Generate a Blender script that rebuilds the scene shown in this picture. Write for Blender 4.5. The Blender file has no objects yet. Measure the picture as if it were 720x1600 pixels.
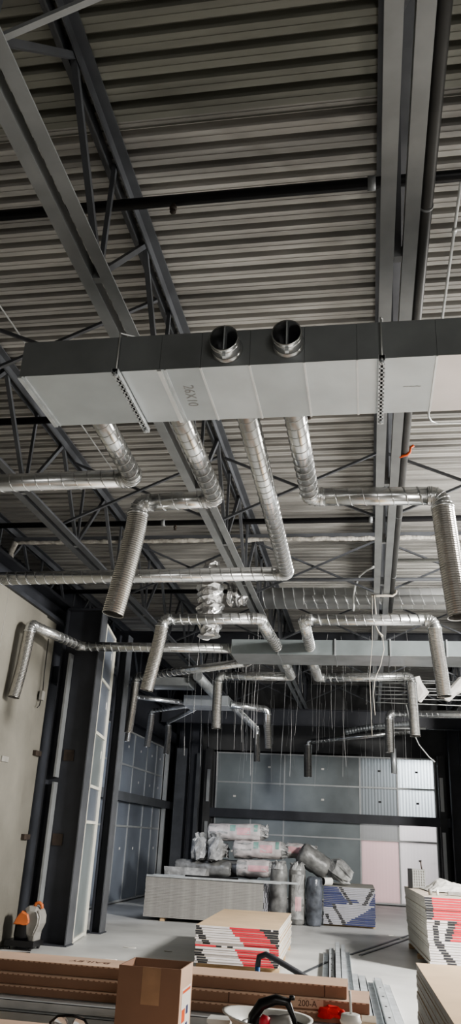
import bpy, math, random
from mathutils import Vector, Matrix
random.seed(7)
PI = math.pi
C = bpy.context.scene.collection

# ------------------------------------------------------------ materials
def mat(name, col, rough=.6, metal=0., var=.12, scale=6., bump=0., bscale=40., stretch=(1, 1, 1), col2=None, trans=0.):
    m = bpy.data.materials.new(name); m.use_nodes = True
    nt = m.node_tree; N = nt.nodes; L = nt.links
    b = N['Principled BSDF']
    b.inputs['Roughness'].default_value = rough; b.inputs['Metallic'].default_value = metal
    tc = N.new('ShaderNodeTexCoord'); mp = N.new('ShaderNodeMapping'); mp.inputs['Scale'].default_value = stretch
    L.new(tc.outputs['Object'], mp.inputs['Vector'])
    no = N.new('ShaderNodeTexNoise'); no.inputs['Scale'].default_value = scale; no.inputs['Detail'].default_value = 5
    L.new(mp.outputs[0], no.inputs['Vector'])
    rp = N.new('ShaderNodeValToRGB')
    c2 = col2 if col2 else tuple(c * (1 - 2 * var) for c in col)
    c1 = col if col2 else tuple(min(1, c * (1 + var)) for c in col)
    rp.color_ramp.elements[0].position = .35; rp.color_ramp.elements[1].position = .68
    rp.color_ramp.elements[0].color = (*c2, 1); rp.color_ramp.elements[1].color = (*c1, 1)
    L.new(no.outputs['Fac'], rp.inputs['Fac']); L.new(rp.outputs[0], b.inputs['Base Color'])
    if bump:
        n2 = N.new('ShaderNodeTexNoise'); n2.inputs['Scale'].default_value = bscale; n2.inputs['Detail'].default_value = 4
        L.new(mp.outputs[0], n2.inputs['Vector'])
        bp = N.new('ShaderNodeBump'); bp.inputs['Strength'].default_value = bump; bp.inputs['Distance'].default_value = .02
        L.new(n2.outputs['Fac'], bp.inputs['Height']); L.new(bp.outputs[0], b.inputs['Normal'])
    if trans: b.inputs['Transmission Weight'].default_value = trans
    return m

M = {}
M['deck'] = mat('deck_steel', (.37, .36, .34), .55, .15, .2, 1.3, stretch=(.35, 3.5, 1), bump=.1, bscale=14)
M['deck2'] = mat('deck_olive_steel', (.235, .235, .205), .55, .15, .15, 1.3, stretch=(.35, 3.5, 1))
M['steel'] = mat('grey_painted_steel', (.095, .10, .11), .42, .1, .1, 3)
M['steel_lit'] = mat('pale_lit_tone_steel', (.23, .24, .245), .45, .1, .08, 3)  # paler copy of the grey steel, light on it put into the colour
M['darksteel'] = mat('dark_blue_painted_steel', (.047, .050, .060), .5, .1, .12, 2)
M['pipegrey'] = mat('dark_grey_pipe', (.06, .06, .058), .5, .2, .1, 3)
M['black'] = mat('black_pipe', (.012, .012, .014), .4, .2, .1, 5)
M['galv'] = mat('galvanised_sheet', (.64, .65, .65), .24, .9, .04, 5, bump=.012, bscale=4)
M['galvflat'] = mat('galvanised_duct_panel', (.66, .67, .68), .42, .70, .06, 2.2, bump=.04, bscale=2)
M['galvdark'] = mat('shade_painted_duct_panel', (.25, .265, .27), .42, .35, .10, 2)  # darker copy; the duct front's dark reflection is put into the colour
M['panelA'] = mat('cool_duct_sheet', (.62, .655, .67), .42, .7, .05, 2.2)
M['panelB'] = mat('dull_cool_duct_sheet', (.54, .575, .59), .45, .7, .05, 2.2)
M['panelC'] = mat('warm_duct_sheet', (.68, .635, .62), .42, .7, .06, 1.6)
M['duct2front'] = mat('shade_painted_front_panel', (.20, .225, .23), .4, .4, .1, 2)  # darker copy, shade on the second duct's front put into the colour
M['galvhigh'] = mat('brightened_galvanised_sheet', (.74, .75, .75), .38, .55, .05, 4)  # paler copy; light from below put into the spiral main's colour
M['galvfar'] = mat('mid_grey_galvanised_panel', (.42, .44, .45), .40, .70, .10, 2)  # darker grey than the near duct sheet
M['zinc'] = mat('zinc_stud', (.60, .63, .65), .42, .45, .1, 6, stretch=(1, 1, 1))
M['flex'] = mat('ribbed_aluminium', (.52, .51, .49), .27, .95, .05, 12)
M['foil'] = mat('crumpled_foil', (.78, .78, .78), .22, .95, .08, 8, bump=.9, bscale=22)
M['conduit'] = mat('pale_conduit', (.48, .49, .48), .4, .4, .05, 6)
M['wire'] = mat('galvanised_wire', (.42, .42, .42), .4, .6, .05, 6)
M['orange'] = mat('orange_red_plastic', (.75, .12, .03), .5, 0, .06)
M['vacorange'] = mat('dusty_orange_plastic', (.55, .16, .055), .5, 0, .1)
M['cream'] = mat('cream_board_paper', (.66, .58, .48), .7, 0, .05, 2)
M['red'] = mat('red_fabric', (.75, .03, .02), .6, 0, .15, 12)
M['concrete'] = mat('tan_concrete', (.195, .185, .158), .8, 0, .14, .8, bump=.12, bscale=18)
M['floor'] = mat('pale_concrete_floor', (.60, .60, .585), .45, 0, .10, .9, bump=.03, bscale=25)
M['panel'] = mat('grey_polycarbonate', (.24, .27, .28), .30, .1, .16, .7)
M['panelblue'] = mat('blue_grey_polycarbonate', (.20, .225, .27), .30, .1, .16, .6)
M['panelpink'] = mat('pinkish_sheet', (.62, .53, .53), .4, 0, .06, .8)
M['panelwhite'] = mat('white_sheet', (.70, .69, .68), .4, 0, .05, .8)
M['frame'] = mat('aluminium_frame', (.42, .43, .43), .4, .3, .05, 4)
M['whiteframe'] = mat('cream_white_frame', (.72, .70, .62), .5, 0, .05, 4)
M['darkwall'] = mat('dark_wall', (.085, .086, .088), .7, 0, .2, .8)
M['olivewall'] = mat('dark_olive_block', (.12, .12, .10), .8, 0, .15, .8)
M['plaster'] = mat('fireproofing', (.44, .42, .38), .9, 0, .2, 12, bump=.6, bscale=30)
M['tan'] = mat('tan_board_paper', (.60, .45, .30), .75, 0, .05, 2)
M['greypaper'] = mat('grey_board_paper', (.34, .33, .30), .75, 0, .06, 2)
M['gypsum'] = mat('gypsum_edge', (.60, .59, .55), .8, 0, .08, 10)
M['gypsumgrey'] = mat('grey_gypsum_edge', (.31, .30, .285), .8, 0, .08, 10)
M['t_white'] = mat('tape_white', (.66, .62, .62), .5, 0, .05)
M['t_red'] = mat('tape_red', (.62, .035, .055), .5, 0, .05)
M['t_black'] = mat('tape_black', (.03, .03, .035), .5, 0, .05)
M['t_blue'] = mat('tape_navy', (.035, .045, .13), .5, 0, .08)
M['t_grey'] = mat('tape_white_dimmed', (.36, .36, .40), .5, 0, .05)  # white tape darkened, dim back of the hall put into the colour
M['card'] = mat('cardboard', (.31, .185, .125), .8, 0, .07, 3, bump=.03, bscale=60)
M['cardtop'] = mat('lit_tone_cardboard', (.62, .44, .33), .8, 0, .06, 3)  # paler copy of cardboard, lit tops and right side put into colour
M['ink'] = mat('brown_ink', (.13, .07, .05), .8)
M['pencil'] = mat('grey_marker', (.34, .34, .34), .7)
M['paper'] = mat('white_paper', (.78, .76, .72), .6, 0, .04)
M['white'] = mat('white_plastic', (.80, .79, .75), .4, 0, .03)
M['plastic'] = mat('milky_plastic_wrap', (.33, .33, .325), .3, 0, .25, 6, bump=.7, bscale=14)
M['plasticdark'] = mat('dark_grey_wrap', (.14, .145, .15), .28, 0, .3, 5, bump=.5, bscale=12)
M['wool'] = mat('insulation_wrap', (.19, .19, .185), .4, 0, .25, 5, bump=.5, bscale=12)
M['wrapwhite'] = mat('printed_white_wrap', (.52, .48, .47), .45, 0, .15, 5, bump=.3, bscale=12)
M['pink'] = mat('pink_print', (.62, .36, .38), .5, 0, .1)
M['green'] = mat('green_print', (.20, .34, .30), .5, 0, .1)
M['blackp'] = mat('black_plastic', (.012, .012, .013), .35, 0, .1)
M['greyp'] = mat('grey_plastic', (.28, .27, .25), .45, 0, .08)
M['blue'] = mat('blue_enamel', (.04, .12, .28), .35, .2, .1)
M['rust'] = mat('rusty_plate', (.06, .045, .035), .7, .2, .2)
M['wood'] = mat('raw_timber', (.55, .40, .25), .75, 0, .15, 4, stretch=(1, 8, 8))
M['rope'] = mat('pale_rope', (.42, .39, .34), .8)
M['bluewrap'] = mat('bluish_clear_wrap', (.11, .12, .14), .25, 0, .3, 4, bump=.5, bscale=12)
def clear(name):
    m = bpy.data.materials.new(name); m.use_nodes = True; nt = m.node_tree
    b = nt.nodes['Principled BSDF']; b.inputs['Base Color'].default_value = (.9, .9, .9, 1)
    b.inputs['Roughness'].default_value = .08; b.inputs['Transmission Weight'].default_value = .9; b.inputs['IOR'].default_value = 1.3
    return m
M['clear'] = clear('clear_plastic')
def ribbed(name, col, em, lo=.66):
    # translucent twin-wall sheet with vertical ribs
    m = bpy.data.materials.new(name); m.use_nodes = True; nt = m.node_tree; N = nt.nodes; L = nt.links
    b = N['Principled BSDF']; b.inputs['Roughness'].default_value = .3
    tc = N.new('ShaderNodeTexCoord'); w = N.new('ShaderNodeTexWave'); w.wave_type = 'BANDS'; w.bands_direction = 'X'
    w.inputs['Scale'].default_value = 3.2; w.inputs['Distortion'].default_value = .15
    L.new(tc.outputs['Object'], w.inputs['Vector'])
    r = N.new('ShaderNodeValToRGB'); r.color_ramp.elements[0].color = (*[c * lo for c in col], 1); r.color_ramp.elements[1].color = (*col, 1)
    L.new(w.outputs['Fac'], r.inputs['Fac']); L.new(r.outputs[0], b.inputs['Base Color'])
    t = N.new('ShaderNodeBsdfTranslucent'); L.new(r.outputs[0], t.inputs['Color'])
    mx = N.new('ShaderNodeMixShader'); mx.inputs[0].default_value = em
    L.new(b.outputs[0], mx.inputs[1]); L.new(t.outputs[0], mx.inputs[2]); L.new(mx.outputs[0], N['Material Output'].inputs['Surface'])
    return m
M['ribbed'] = ribbed('ribbed_translucent_sheet', (.50, .52, .53), .55)
M['sheetpink'] = ribbed('pinkish_translucent_sheet', (.60, .50, .50), .45, .97)
M['sheetwhite'] = ribbed('white_translucent_sheet', (.62, .60, .60), .45, .97)
M['sheetgrey'] = ribbed('grey_translucent_sheet', (.40, .40, .40), .35, .97)
M['ribbedgrey'] = ribbed('ribbed_grey_sheet', (.36, .38, .39), .35)

# ------------------------------------------------------------ mesh helpers
OFF = {}
class MB:
    def __init__(s): s.v = []; s.f = []; s.m = []; s.mi = 0; s.sm = []
    def face(s, idx, smooth=False): s.f.append(idx); s.m.append(s.mi); s.sm.append(smooth)
    def box(s, x0, x1, y0, y1, z0, z1, T=None):
        b = len(s.v)
        for z in (z0, z1):
            for (x, y) in ((x0, y0), (x1, y0), (x1, y1), (x0, y1)):
                p = Vector((x, y, z)); s.v.append(T @ p if T else p)
        for q in ((0, 3, 2, 1), (4, 5, 6, 7), (0, 1, 5, 4), (1, 2, 6, 5), (2, 3, 7, 6), (3, 0, 4, 7)): s.face(tuple(b + i for i in q))
        return s
    def bar(s, p0, p1, w, h, up=(0, 0, 1)):
        p0 = Vector(p0); p1 = Vector(p1); d = p1 - p0; l = d.length; d.normalize(); u = Vector(up)
        if abs(d.dot(u)) > .99: u = Vector((1, 0, 0))
        r = d.cross(u).normalized(); u = r.cross(d)
        T = Matrix((r, d, u)).transposed().to_4x4(); T.translation = p0
        return s.box(-w / 2, w / 2, 0, l, -h / 2, h / 2, T)
    def rings(s, rings, n, close=False, smooth=True, caps=True):
        b = len(s.v)
        for r in rings: s.v.extend(r)
        for i in range(len(rings) - 1):
            for k in range(n):
                k2 = (k + 1) % n
                s.face((b + i * n + k, b + i * n + k2, b + (i + 1) * n + k2, b + (i + 1) * n + k), smooth)
        if caps:
            s.face(tuple(b + k for k in range(n))[::-1]); s.face(tuple(b + (len(rings) - 1) * n + k for k in range(n)))
        return s
    def tube(s, pts, r, n=12, caps=True, smooth=True):
        pts = [Vector(p) for p in pts]; rr = r if isinstance(r, (list, tuple)) else [r] * len(pts)
        d = (pts[1] - pts[0]).normalized(); u = Vector((0, 0, 1)) if abs(d.z) < .9 else Vector((1, 0, 0))
        a = d.cross(u).normalized(); R = []
        for i, p in enumerate(pts):
            if i == 0: t = pts[1] - pts[0]
            elif i == len(pts) - 1: t = pts[-1] - pts[-2]
            else: t = (pts[i + 1] - p).normalized() + (p - pts[i - 1]).normalized()
            t.normalize(); a = (a - t * a.dot(t)).normalized(); bb = t.cross(a)
            R.append([p + (a * math.cos(2 * PI * k / n) + bb * math.sin(2 * PI * k / n)) * rr[i] for k in range(n)])
        return s.rings(R, n, caps=caps, smooth=smooth)
    def lathe(s, c, prof, n=24, ax=(0, 0, 1), caps=False, smooth=True):
        c = Vector(c); ax = Vector(ax).normalized(); u = Vector((1, 0, 0)) if abs(ax.x) < .9 else Vector((0, 1, 0))
        a = ax.cross(u).normalized(); b = ax.cross(a)
        return s.rings([[c + ax * h + (a * math.cos(2 * PI * k / n) + b * math.sin(2 * PI * k / n)) * r for k in range(n)] for (r, h) in prof], n, caps=caps, smooth=smooth)
    def prism(s, poly, f):           # poly list of 2-d points, f(u,v,t) t=0/1
        n = len(poly); b = len(s.v)
        for t in (0, 1): s.v.extend(Vector(f(u, v, t)) for u, v in poly)
        for k in range(n): k2 = (k + 1) % n; s.face((b + k, b + k2, b + n + k2, b + n + k))
        s.face(tuple(b + k for k in range(n))[::-1]); s.face(tuple(b + n + k for k in range(n)))
        return s
    def jitter(s, a, seed=1):
        rnd = random.Random(seed); s.v = [v + Vector((rnd.uniform(-a, a), rnd.uniform(-a, a), rnd.uniform(-a, a))) for v in s.v]; return s
    def build(s, name, m, parent=None, label=None, cat=None, group=None, kind=None, origin=None):
        me = bpy.data.meshes.new(name)
        off = Vector((0, 0, 0))
        if parent is not None: off = OFF.get(parent.name, Vector((0, 0, 0)))
        elif s.v and kind != 'structure':
            if origin is not None: off = Vector(origin)
            else:
                off = Vector(((min(v.x for v in s.v) + max(v.x for v in s.v)) / 2, (min(v.y for v in s.v) + max(v.y for v in s.v)) / 2, min(v.z for v in s.v)))
        me.from_pydata([tuple(Vector(v) - off) for v in s.v], [], s.f)
        for mm in (m if isinstance(m, list) else [m]): me.materials.append(mm)
        me.polygons.foreach_set('material_index', s.m); me.polygons.foreach_set('use_smooth', s.sm); me.update()
        o = bpy.data.objects.new(name, me); C.objects.link(o)
        if parent is not None: o.parent = parent
        else: o.location = off
        OFF[o.name] = off
        tag(o, label, cat, group, kind)
        return o
def tag(o, label=None, cat=None, group=None, kind=None):
    if label: o['label'] = label
    if cat: o['category'] = cat
    if group: o['group'] = group
    if kind: o['kind'] = kind
    return o
def thing(name, loc, label, cat, group=None):
    o = bpy.data.objects.new(name, None); o.empty_display_size = .1; C.objects.link(o); o.location = loc; OFF[o.name] = Vector(loc)
    return tag(o, label, cat, group)
def struct(name, mb, m, parent=None):
    return mb.build(name, m, parent, kind=None if parent is not None else 'structure')
def dup(root, delta, label=None, group=None):
    def cp(o, par):
        c = o.copy(); C.objects.link(c)
        if par is not None: c.parent = par
        for ch in list(o.children): cp(ch, c)
        return c
    r = cp(root, None); r.location = root.location + Vector(delta); OFF[r.name] = r.location.copy()
    if label: r['label'] = label
    if group: r['group'] = group
    return r
def text(s, size, T, m, parent, name='lettering', depth=.0008):
    cu = bpy.data.curves.new('t', 'FONT'); cu.body = s; cu.size = size; cu.extrude = depth; cu.align_x = 'CENTER'; cu.align_y = 'CENTER'
    to = bpy.data.objects.new('t', cu); C.objects.link(to); bpy.context.view_layer.update()
    me = bpy.data.meshes.new_from_object(to); C.objects.unlink(to); bpy.data.objects.remove(to)
    off = OFF.get(parent.name, Vector((0, 0, 0)))
    me.transform(Matrix.Translation(-off) @ T); me.materials.clear(); me.materials.append(m)
    o = bpy.data.objects.new(name, me); C.objects.link(o); o.parent = parent; OFF[o.name] = off
    return o
def axes(loc, x, y):
    x = Vector(x).normalized(); y = Vector(y).normalized(); z = x.cross(y)
    T = Matrix((x, y, z)).transposed().to_4x4(); T.translation = Vector(loc); return T

# ------------------------------------------------------------ room shell
struct('floor', MB().box(-8, 10, -6, 28, -.2, 0), M['floor'])
def deck(y0, y1, z):
    P = .18; mb = MB(); x0, x1 = -7.0, 9.8; prof = []; y = y0
    while y < y1 - .01:
        prof += [(y, 0), (y + .108, 0), (y + .122, .07), (y + .166, .07)]; y += P
    prof.append((y, 0)); n = len(prof); b = len(mb.v)
    for x in (x0, x1): mb.v += [Vector((x, yy, z + h)) for yy, h in prof]
    for i in range(n - 1): mb.face((b + i, b + i + 1, b + n + i + 1, b + n + i))
    b = len(mb.v)     # flat cover above, closing the roof
    mb.v += [Vector(p) for p in ((x0, y0, z + .12), (x1, y0, z + .12), (x1, y, z + .12), (x0, y, z + .12))]; mb.face((b, b + 1, b + 2, b + 3))
    # narrow stiffening grooves rolled into each flange
    yy = y0
    while yy < y1 - .01:
        mb.box(x0, x1, yy + .05, yy + .056, z - .004, z); yy += P
    return mb
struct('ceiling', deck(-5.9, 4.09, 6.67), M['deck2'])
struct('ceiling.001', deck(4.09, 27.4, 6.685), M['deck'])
# left wall: concrete panel wall, then a recess clad in framed panels
wl = struct('wall_left', MB().box(-5.78, -5.48, -6, 12.6, 0, 5.12).box(-5.78, -5.52, 12.6, 13.15, 0, 5.12), M['concrete'])
struct('panel_joint', MB().box(-5.4795, -5.478, 11.0, 11.012, 0, 5.12).box(-5.4795, -5.478, 7.2, 7.212, 0, 5.12), M['greyp'], wl)
struct('wall_left.001', MB().box(-7.1, -6.9, -6, 28, 0, 6.9), M['darksteel'])
struct('trim_1', MB().box(-5.92, -5.42, -6, 15.6, 5.12, 5.19).box(-5.70, -5.64, -6, 15.6, 5.19, 5.52).box(-5.92, -5.42, -6, 15.6, 5.52, 5.58), M['darksteel'])
struct('wall_back', MB().box(-7.1, -5.35, 27.2, 27.4, 0, 6.9).box(2.4, 10, 27.2, 27.4, 0, 6.9).box(-5.35, -.22, 27.14, 27.4, 0, 4.42).box(-5.35, 2.4, 27.14, 27.4, 4.36, 6.9).box(-.30, -.22, 27.09, 27.14, 0, 4.4), M['darkwall'])  # also holds backing added behind the grey panels to block light leaks
struct('wall_right', MB().box(9.6, 9.8, -6, 28, 0, 6.9), M['concrete'])
struct('wall_front', MB().box(-7.1, 9.8, -6.1, -5.9, 0, 6.9), M['concrete'])
# partition of dark blockwork at the right end of the back wall
struct('wall_right.001', MB().box(2.95, 3.2, 20.5, 27.2, 0, 5.6), M['olivewall'])

def panel_wall(name, axis, c, verts, hors, mats, thick=.04, frame='frame', stick=True, fw=.045):
    """framed sheets in the plane axis=c; verts: positions along the other axis; hors: heights; mats[row][col] bottom up"""
    root = thing(name, (0, 0, 0), None, None); root['kind'] = 'structure'
    def bx(mb, a0, a1, z0, z1, d0, d1):
        if axis == 'y': mb.box(a0, a1, c + d0, c + d1, z0, z1)
        else: mb.box(c - d1, c - d0, a0, a1, z0, z1)
        return mb
    fr = MB()
    for a in verts: bx(fr, a - fw / 2, a + fw / 2, hors[0], hors[-1], -.03, .03)
    for h in hors: bx(fr, verts[0] - fw / 2, verts[-1] + fw / 2, h - fw / 2, h + fw / 2, -.034, .028)
    fr.build('window_frame', M[frame], root)
    for r in range(len(hors) - 1):
        for k in range(len(verts) - 1):
            mm = mats[r][k]
            if not mm: continue
            p = bx(MB(), verts[k] + fw / 2, verts[k + 1] - fw / 2, hors[r] + fw / 2, hors[r + 1] - fw / 2, -.006, .006).build('pane', M[mm], root)
            if stick and (r + k) % 7 != 3 and hors[r + 1] - hors[r] > .5:
                a = (verts[k] + verts[k + 1]) / 2 + .03; h = (hors[r] + hors[r + 1]) / 2 + (.05 if r > 1 else .35)
                mk = M['blackp'] if mm == 'ribbed' or (mm == 'ribbedgrey') else M['paper']
                bx(MB(), a - .045, a + .045, h - .03, h + .03, -.009, -.0062).build('sticker', mk, p)
    return root
G = 'panel'
panel_wall('window_1', 'y', 27.06, [-4.98, -3.8, -2.72, -.27, .92, 2.09], [.06, 1.84, 2.44, 3.4, 4.33],
           [[G, G, G, 'sheetpink', 'sheetwhite'], [G, G, G, 'sheetgrey', 'sheetwhite'], [G, G, G, 'ribbedgrey', 'ribbed'], [G, G, G, 'ribbedgrey', 'ribbed']])
struct('trim_2', MB().box(-5.35, 2.5, 26.80, 27.0, 2.30, 2.57), M['darksteel'])
st = MB()
for x in (-5.2, 2.27):
    st.box(x - .05, x + .05, 26.7, 26.76, 2.75, 3.75).box(x - .05, x + .05, 26.7, 26.76, .35, 2.15)
struct('trim_3', st, M['frame'])
struct('light_stop', MB().box(-5.1, 2.2, 27.09, 27.14, 0, .085).box(2.11, 2.2, 27.03, 27.14, 0, 4.36).box(-.35, 2.2, 27.09, 27.14, 4.30, 4.37), M['darkwall'])  # opaque slivers added to block light leaking round the sheets
struct('trim_4', MB().box(-5.35, -5.12, 26.76, 27.2, 0, 4.42).box(2.18, 2.4, 26.76, 27.2, 0, 4.42), M['darkwall'])
B = 'panelblue'
panel_wall('window_2', 'x', -6.45, [19.2, 20.9, 22.0, 23.4, 24.5, 25.4], [.05, 1.84, 2.55, 3.37, 4.25], [[B] * 5] * 4)
struct('trim_5', MB().box(-6.42, -6.25, 17.5, 27.0, 2.44, 2.66), M['steel'])
struct('trim_6', MB().box(-6.40, -6.28, 25.45, 25.55, 0, 4.4), M['frame'])
# back wall of the recess above the panels
struct('wall_left.002', MB().box(-6.62, -6.5, 15.5, 27.2, 4.3, 6.9).box(-6.62, -6.5, 15.5, 19.1, 0, 4.3).box(-6.62, -6.5, 25.6, 27.2, 0, 4.3), M['darksteel'])
struct('trim_7', MB().box(-6.48, -6.36, 15.6, 27.0, 4.5, 4.85), M['darksteel'])

# single tall glazed panel between the two left columns (slightly skewed in plan)
pw = thing('window_3', (-4.72, 13.62, 0), None, None); pw['kind'] = 'structure'
ang = math.atan2(-.21, 1.25)
T3 = Matrix.Translation((-4.74, 13.6, 0)) @ Matrix.Rotation(-ang, 4, 'Z')
zs = [.02, 1.8, 2.38, 3.28, 4.22, 5.2]
fr = MB()
for z in zs: fr.box(-.03, .03, 0, 1.22, z, z + .05, T3)
fr.box(-.035, .035, 1.16, 1.22, 0, 5.2, T3).box(-.035, .035, 1.25, 1.29, 0, 5.2, T3).box(-.03, .03, 0, .04, 0, 5.2, T3)
fr.build('window_frame', M['whiteframe'], pw)
for i in range(5):
    p = MB().box(-.006, .006, .04, 1.16, zs[i] + .05, zs[i + 1], T3).build('pane', M['panel'] if i in (0, 2) else M['panelblue'], pw)
    if i in (2, 3, 4): MB().box(.007, .009, .95, 1.02, zs[i] + .55, zs[i] + .68, T3).build('sticker', M['paper'], p)

# ------------------------------------------------------------ columns
def hcol(label, x0, x1, yc, w, z1, web=True):
    t = thing('steel_column', ((x0 + x1) / 2, yc, 0), label, 'column')
    MB().box(x0 + .02, x1 - .02, yc - .012, yc + .012, .02, z1).build('web', M['darksteel'], t)
    MB().box(x1 - .02, x1, yc - w / 2, yc + w / 2, .02, z1).build('flange', M['steel'], t)
    MB().box(x0, x0 + .02, yc - w / 2, yc + w / 2, .02, z1).build('flange', M['darksteel'], t)
    MB().box(x0 - .02, x1 + .02, yc - w / 2 - .02, yc + w / 2 + .02, 0, .02).build('base_plate', M['darksteel'], t)
    return t
c1 = hcol('wide dark steel column at the end of the tan concrete wall', -5.40, -4.70, 13.4, .30, 5.42)
MB().box(-5.235, -5.20, 13.2, 13.37, .3, 2.42).build('angle_strip', M['steel_lit'], c1)
MB().box(-5.235, -5.20, 13.2, 13.37, 2.5, 4.6).build('angle_strip', M['steel_lit'], c1)
MB().box(-5.16, -4.98, 13.37, 13.388, 2.78, 2.96).build('rusty_plate', M['rust'], c1)
MB().box(-5.18, -5.0, 13.37, 13.388, 1.44, 1.62).build('rusty_plate', M['rust'], c1)
MB().box(-5.40, -4.7, 13.3, 13.5, 5.42, 5.46).build('cap_plate', M['darksteel'], c1)
hcol('narrow dark steel column right of the white framed glazed panel', -4.96, -4.76, 15.3, .30, 5.42)
hcol('dark steel column in the back left corner of the hall', -6.2, -5.85, 26.6, .3, 6.6)
hcol('dark steel column just left of the back wall panels', -5.75, -5.4, 26.3, .3, 6.6)
hcol('dark steel column at the right end of the back wall panels', 2.5, 2.85, 26.4, .4, 6.6)
t = thing('sheet_leaf', (-6.0, 25.7, 0), 'tall dull grey sheet leaning in the dark back left corner', 'sheet')
MB().box(-6.1, -5.75, 25.75, 25.77, .0, 4.3).build('sheet_face', M['steel'], t)
MB().box(-5.5, -5.38, 26.1, 26.12, .0, 4.2).build('sheet_edge', M['steel'], t)

# ------------------------------------------------------------ roof trusses
TX = [-6.26, -4.08, -1.90, .27, 2.45, 4.63, 6.8]
names = ['behind the top of the concrete wall, farthest left', 'second from the left, above the left end of the big duct', 'third from the left, above the left part of the big duct',
         'overhead right of centre with a dark pipe beside it', 'farthest right, glimpsed only near the back', 'far right beyond the frame edge', 'rightmost of all by the right wall']
for i, x in enumerate(TX[:5]):
    t = thing('roof_truss', (x, 10, 5.44), 'grey steel roof truss ' + names[i], 'truss')
    y0, y1 = (-1 if i in (1, 2, 3) else 2), 26.9
    bc = 'steel_lit' if i in (2, 3) else 'steel'  # the two middle trusses get the paler lit tone
    for s in (-1, 1):     # bottom chord: two angles back to back with a gap
        a = x + s * .030; mb = MB()
        mb.box(min(a, a + s * .095), max(a, a + s * .095), y0, y1, 5.44, 5.452); mb.box(min(a, a + s * .012), max(a, a + s * .012), y0, y1, 5.452, 5.55)
        mb.build('bottom_chord', M[bc], t)
        mb = MB(); a = x + s * .03
        mb.box(min(a, a + s * .085), max(a, a + s * .085), y0, y1, 6.648, 6.66); mb.box(min(a, a + s * .012), max(a, a + s * .012), y0, y1, 6.55, 6.648)
        mb.build('top_chord', M['steel'], t)
    k = -2 if y0 < 0 else 0
    while True:
        yb = 2.55 + 1.87 * k
        if yb > y1 - 1: break
        if yb > y0:
            MB().bar((x, yb, 5.5), (x, yb + .935, 6.6), .045, .045).build('web_member', M['steel'], t)
            MB().bar((x, yb, 5.5), (x, yb - .935, 6.6) if yb - .935 > y0 else (x, yb, 6.6), .045, .045).build('web_member', M['steel'], t)
            MB().bar((x, yb + .02, 5.5), (x, yb + .02, 6.6), .035, .035).build('web_member', M['steel'], t)
            MB().box(x - .028, x + .028, yb - .03, yb + .03, 5.446, 5.53).build('spacer', M['steel_lit'], t)
        k += 1
# cross bridging between neighbouring trusses
for i in range(1, 4):
    xa, xb = TX[i] + .04, TX[i + 1] - .04
    if i == 5: continue
    for y in (2.6, 6.0, 9.4, 12.7, 16.2, 20.0, 24.0):
        if (y == 6.0 and i >= 2): continue
        t = thing('cross_brace', ((xa + xb) / 2, y, 5.56), 'thin steel angle cross brace spanning between two roof trusses', 'brace', 'cross bracing between the trusses')
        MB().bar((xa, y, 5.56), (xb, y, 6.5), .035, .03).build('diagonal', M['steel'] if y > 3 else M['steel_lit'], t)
        MB().bar((xa, y + .04, 6.5), (xb, y + .04, 5.56), .035, .03).build('diagonal', M['steel'], t)
# cross beam coated in fireproofing
t = thing('roof_beam', (-2, 11.95, 6.2), 'steel cross beam with a ragged cream sprayed lower edge', 'beam')
mb = MB(); rr = []; n = 130
for k in range(n + 1):
    x = -5.98 + 9.5 * k / n; rr.append((x, 11.95, 6.25 + random.uniform(-.007, .007)))
mb.tube(rr, [.036 + random.uniform(-.008, .008) for _ in rr], 8).build('sprayed_edge', M['plaster'], t)
MB().box(-6.0, 3.5, 11.93, 11.97, 6.27, 6.34).build('beam_web', M['steel'], t)
pts = [(-5.98, 11.95, 6.25), (-6.0, 11.9, 6.05), (-5.98, 11.92, 5.8), (-5.99, 11.9, 5.6)]
MB().tube(pts, [.06, .05, .045, .06], 8).jitter(.015).build('sprayed_end', M['plaster'], t)
# far dark beams across the back of the hall
for y, z, h, nm in ((18.2, 5.9, .35, 'nearer'), (24.6, 4.95, .5, 'farther, just in front of the back wall')):
    t = thing('cross_girder', (-1, y, z), 'dark steel girder spanning the hall high up, %s' % nm, 'girder')
    MB().box(-6.4, 2.9 if y > 20 else 6, y - .01, y + .01, z + .02, z + h - .02).build('web', M['darksteel'], t)
    MB().box(-6.4, 2.9 if y > 20 else 6, y - .09, y + .09, z, z + .02).build('flange', M['darksteel'], t)
    MB().box(-6.4, 2.9 if y > 20 else 6, y - .09, y + .09, z + h - .02, z + h).build('flange', M['darksteel'], t)

# ------------------------------------------------------------ sprinkler pipes and conduits
for i, (y, hx, ps) in enumerate(((4.62, -1.44, 'nearest, in front of the big duct'), (7.98, -.6, 'just beyond the big duct'), (11.42, -3.0, 'above the long crosswise duct branch'), (15.2, -1, 'deep in the hall'))):
    t = thing('sprinkler_pipe', (0, y, 6.3), 'black sprinkler pipe running across under the deck, ' + ps, 'pipe')
    MB().tube([(-6.8, y, 6.36), (9.5, y, 6.36)], .045, 14).build('pipe_run', M['black'], t)
    for x in (TX[3] - .16, -3.2):
        MB().lathe((x, y, 6.36), [(.045, -.03), (.056, -.03), (.056, .03), (.045, .03)], 14, (1, 0, 0)).build('coupling', M['steel_lit'], t)
    h = MB().lathe((hx, y, 6.32), [(.018, 0), (.018, -.03), (.03, -.032), (.03, -.05), (.012, -.055), (.012, -.075), (.026, -.078), (.022, -.085), (0.002, -.085)], 12).build('sprinkler_head', M['rust'], t)
    MB().bar((hx - .018, y, 6.27), (hx - .012, y, 6.235), .006, .006).bar((hx + .018, y, 6.27), (hx + .012, y, 6.235), .006, .006).build('head_yoke', M['rust'], h)
t = thing('strapped_pipe', (.445, 8, 5.5), 'dark grey pipe running alongside the overhead truss', 'pipe')
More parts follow.
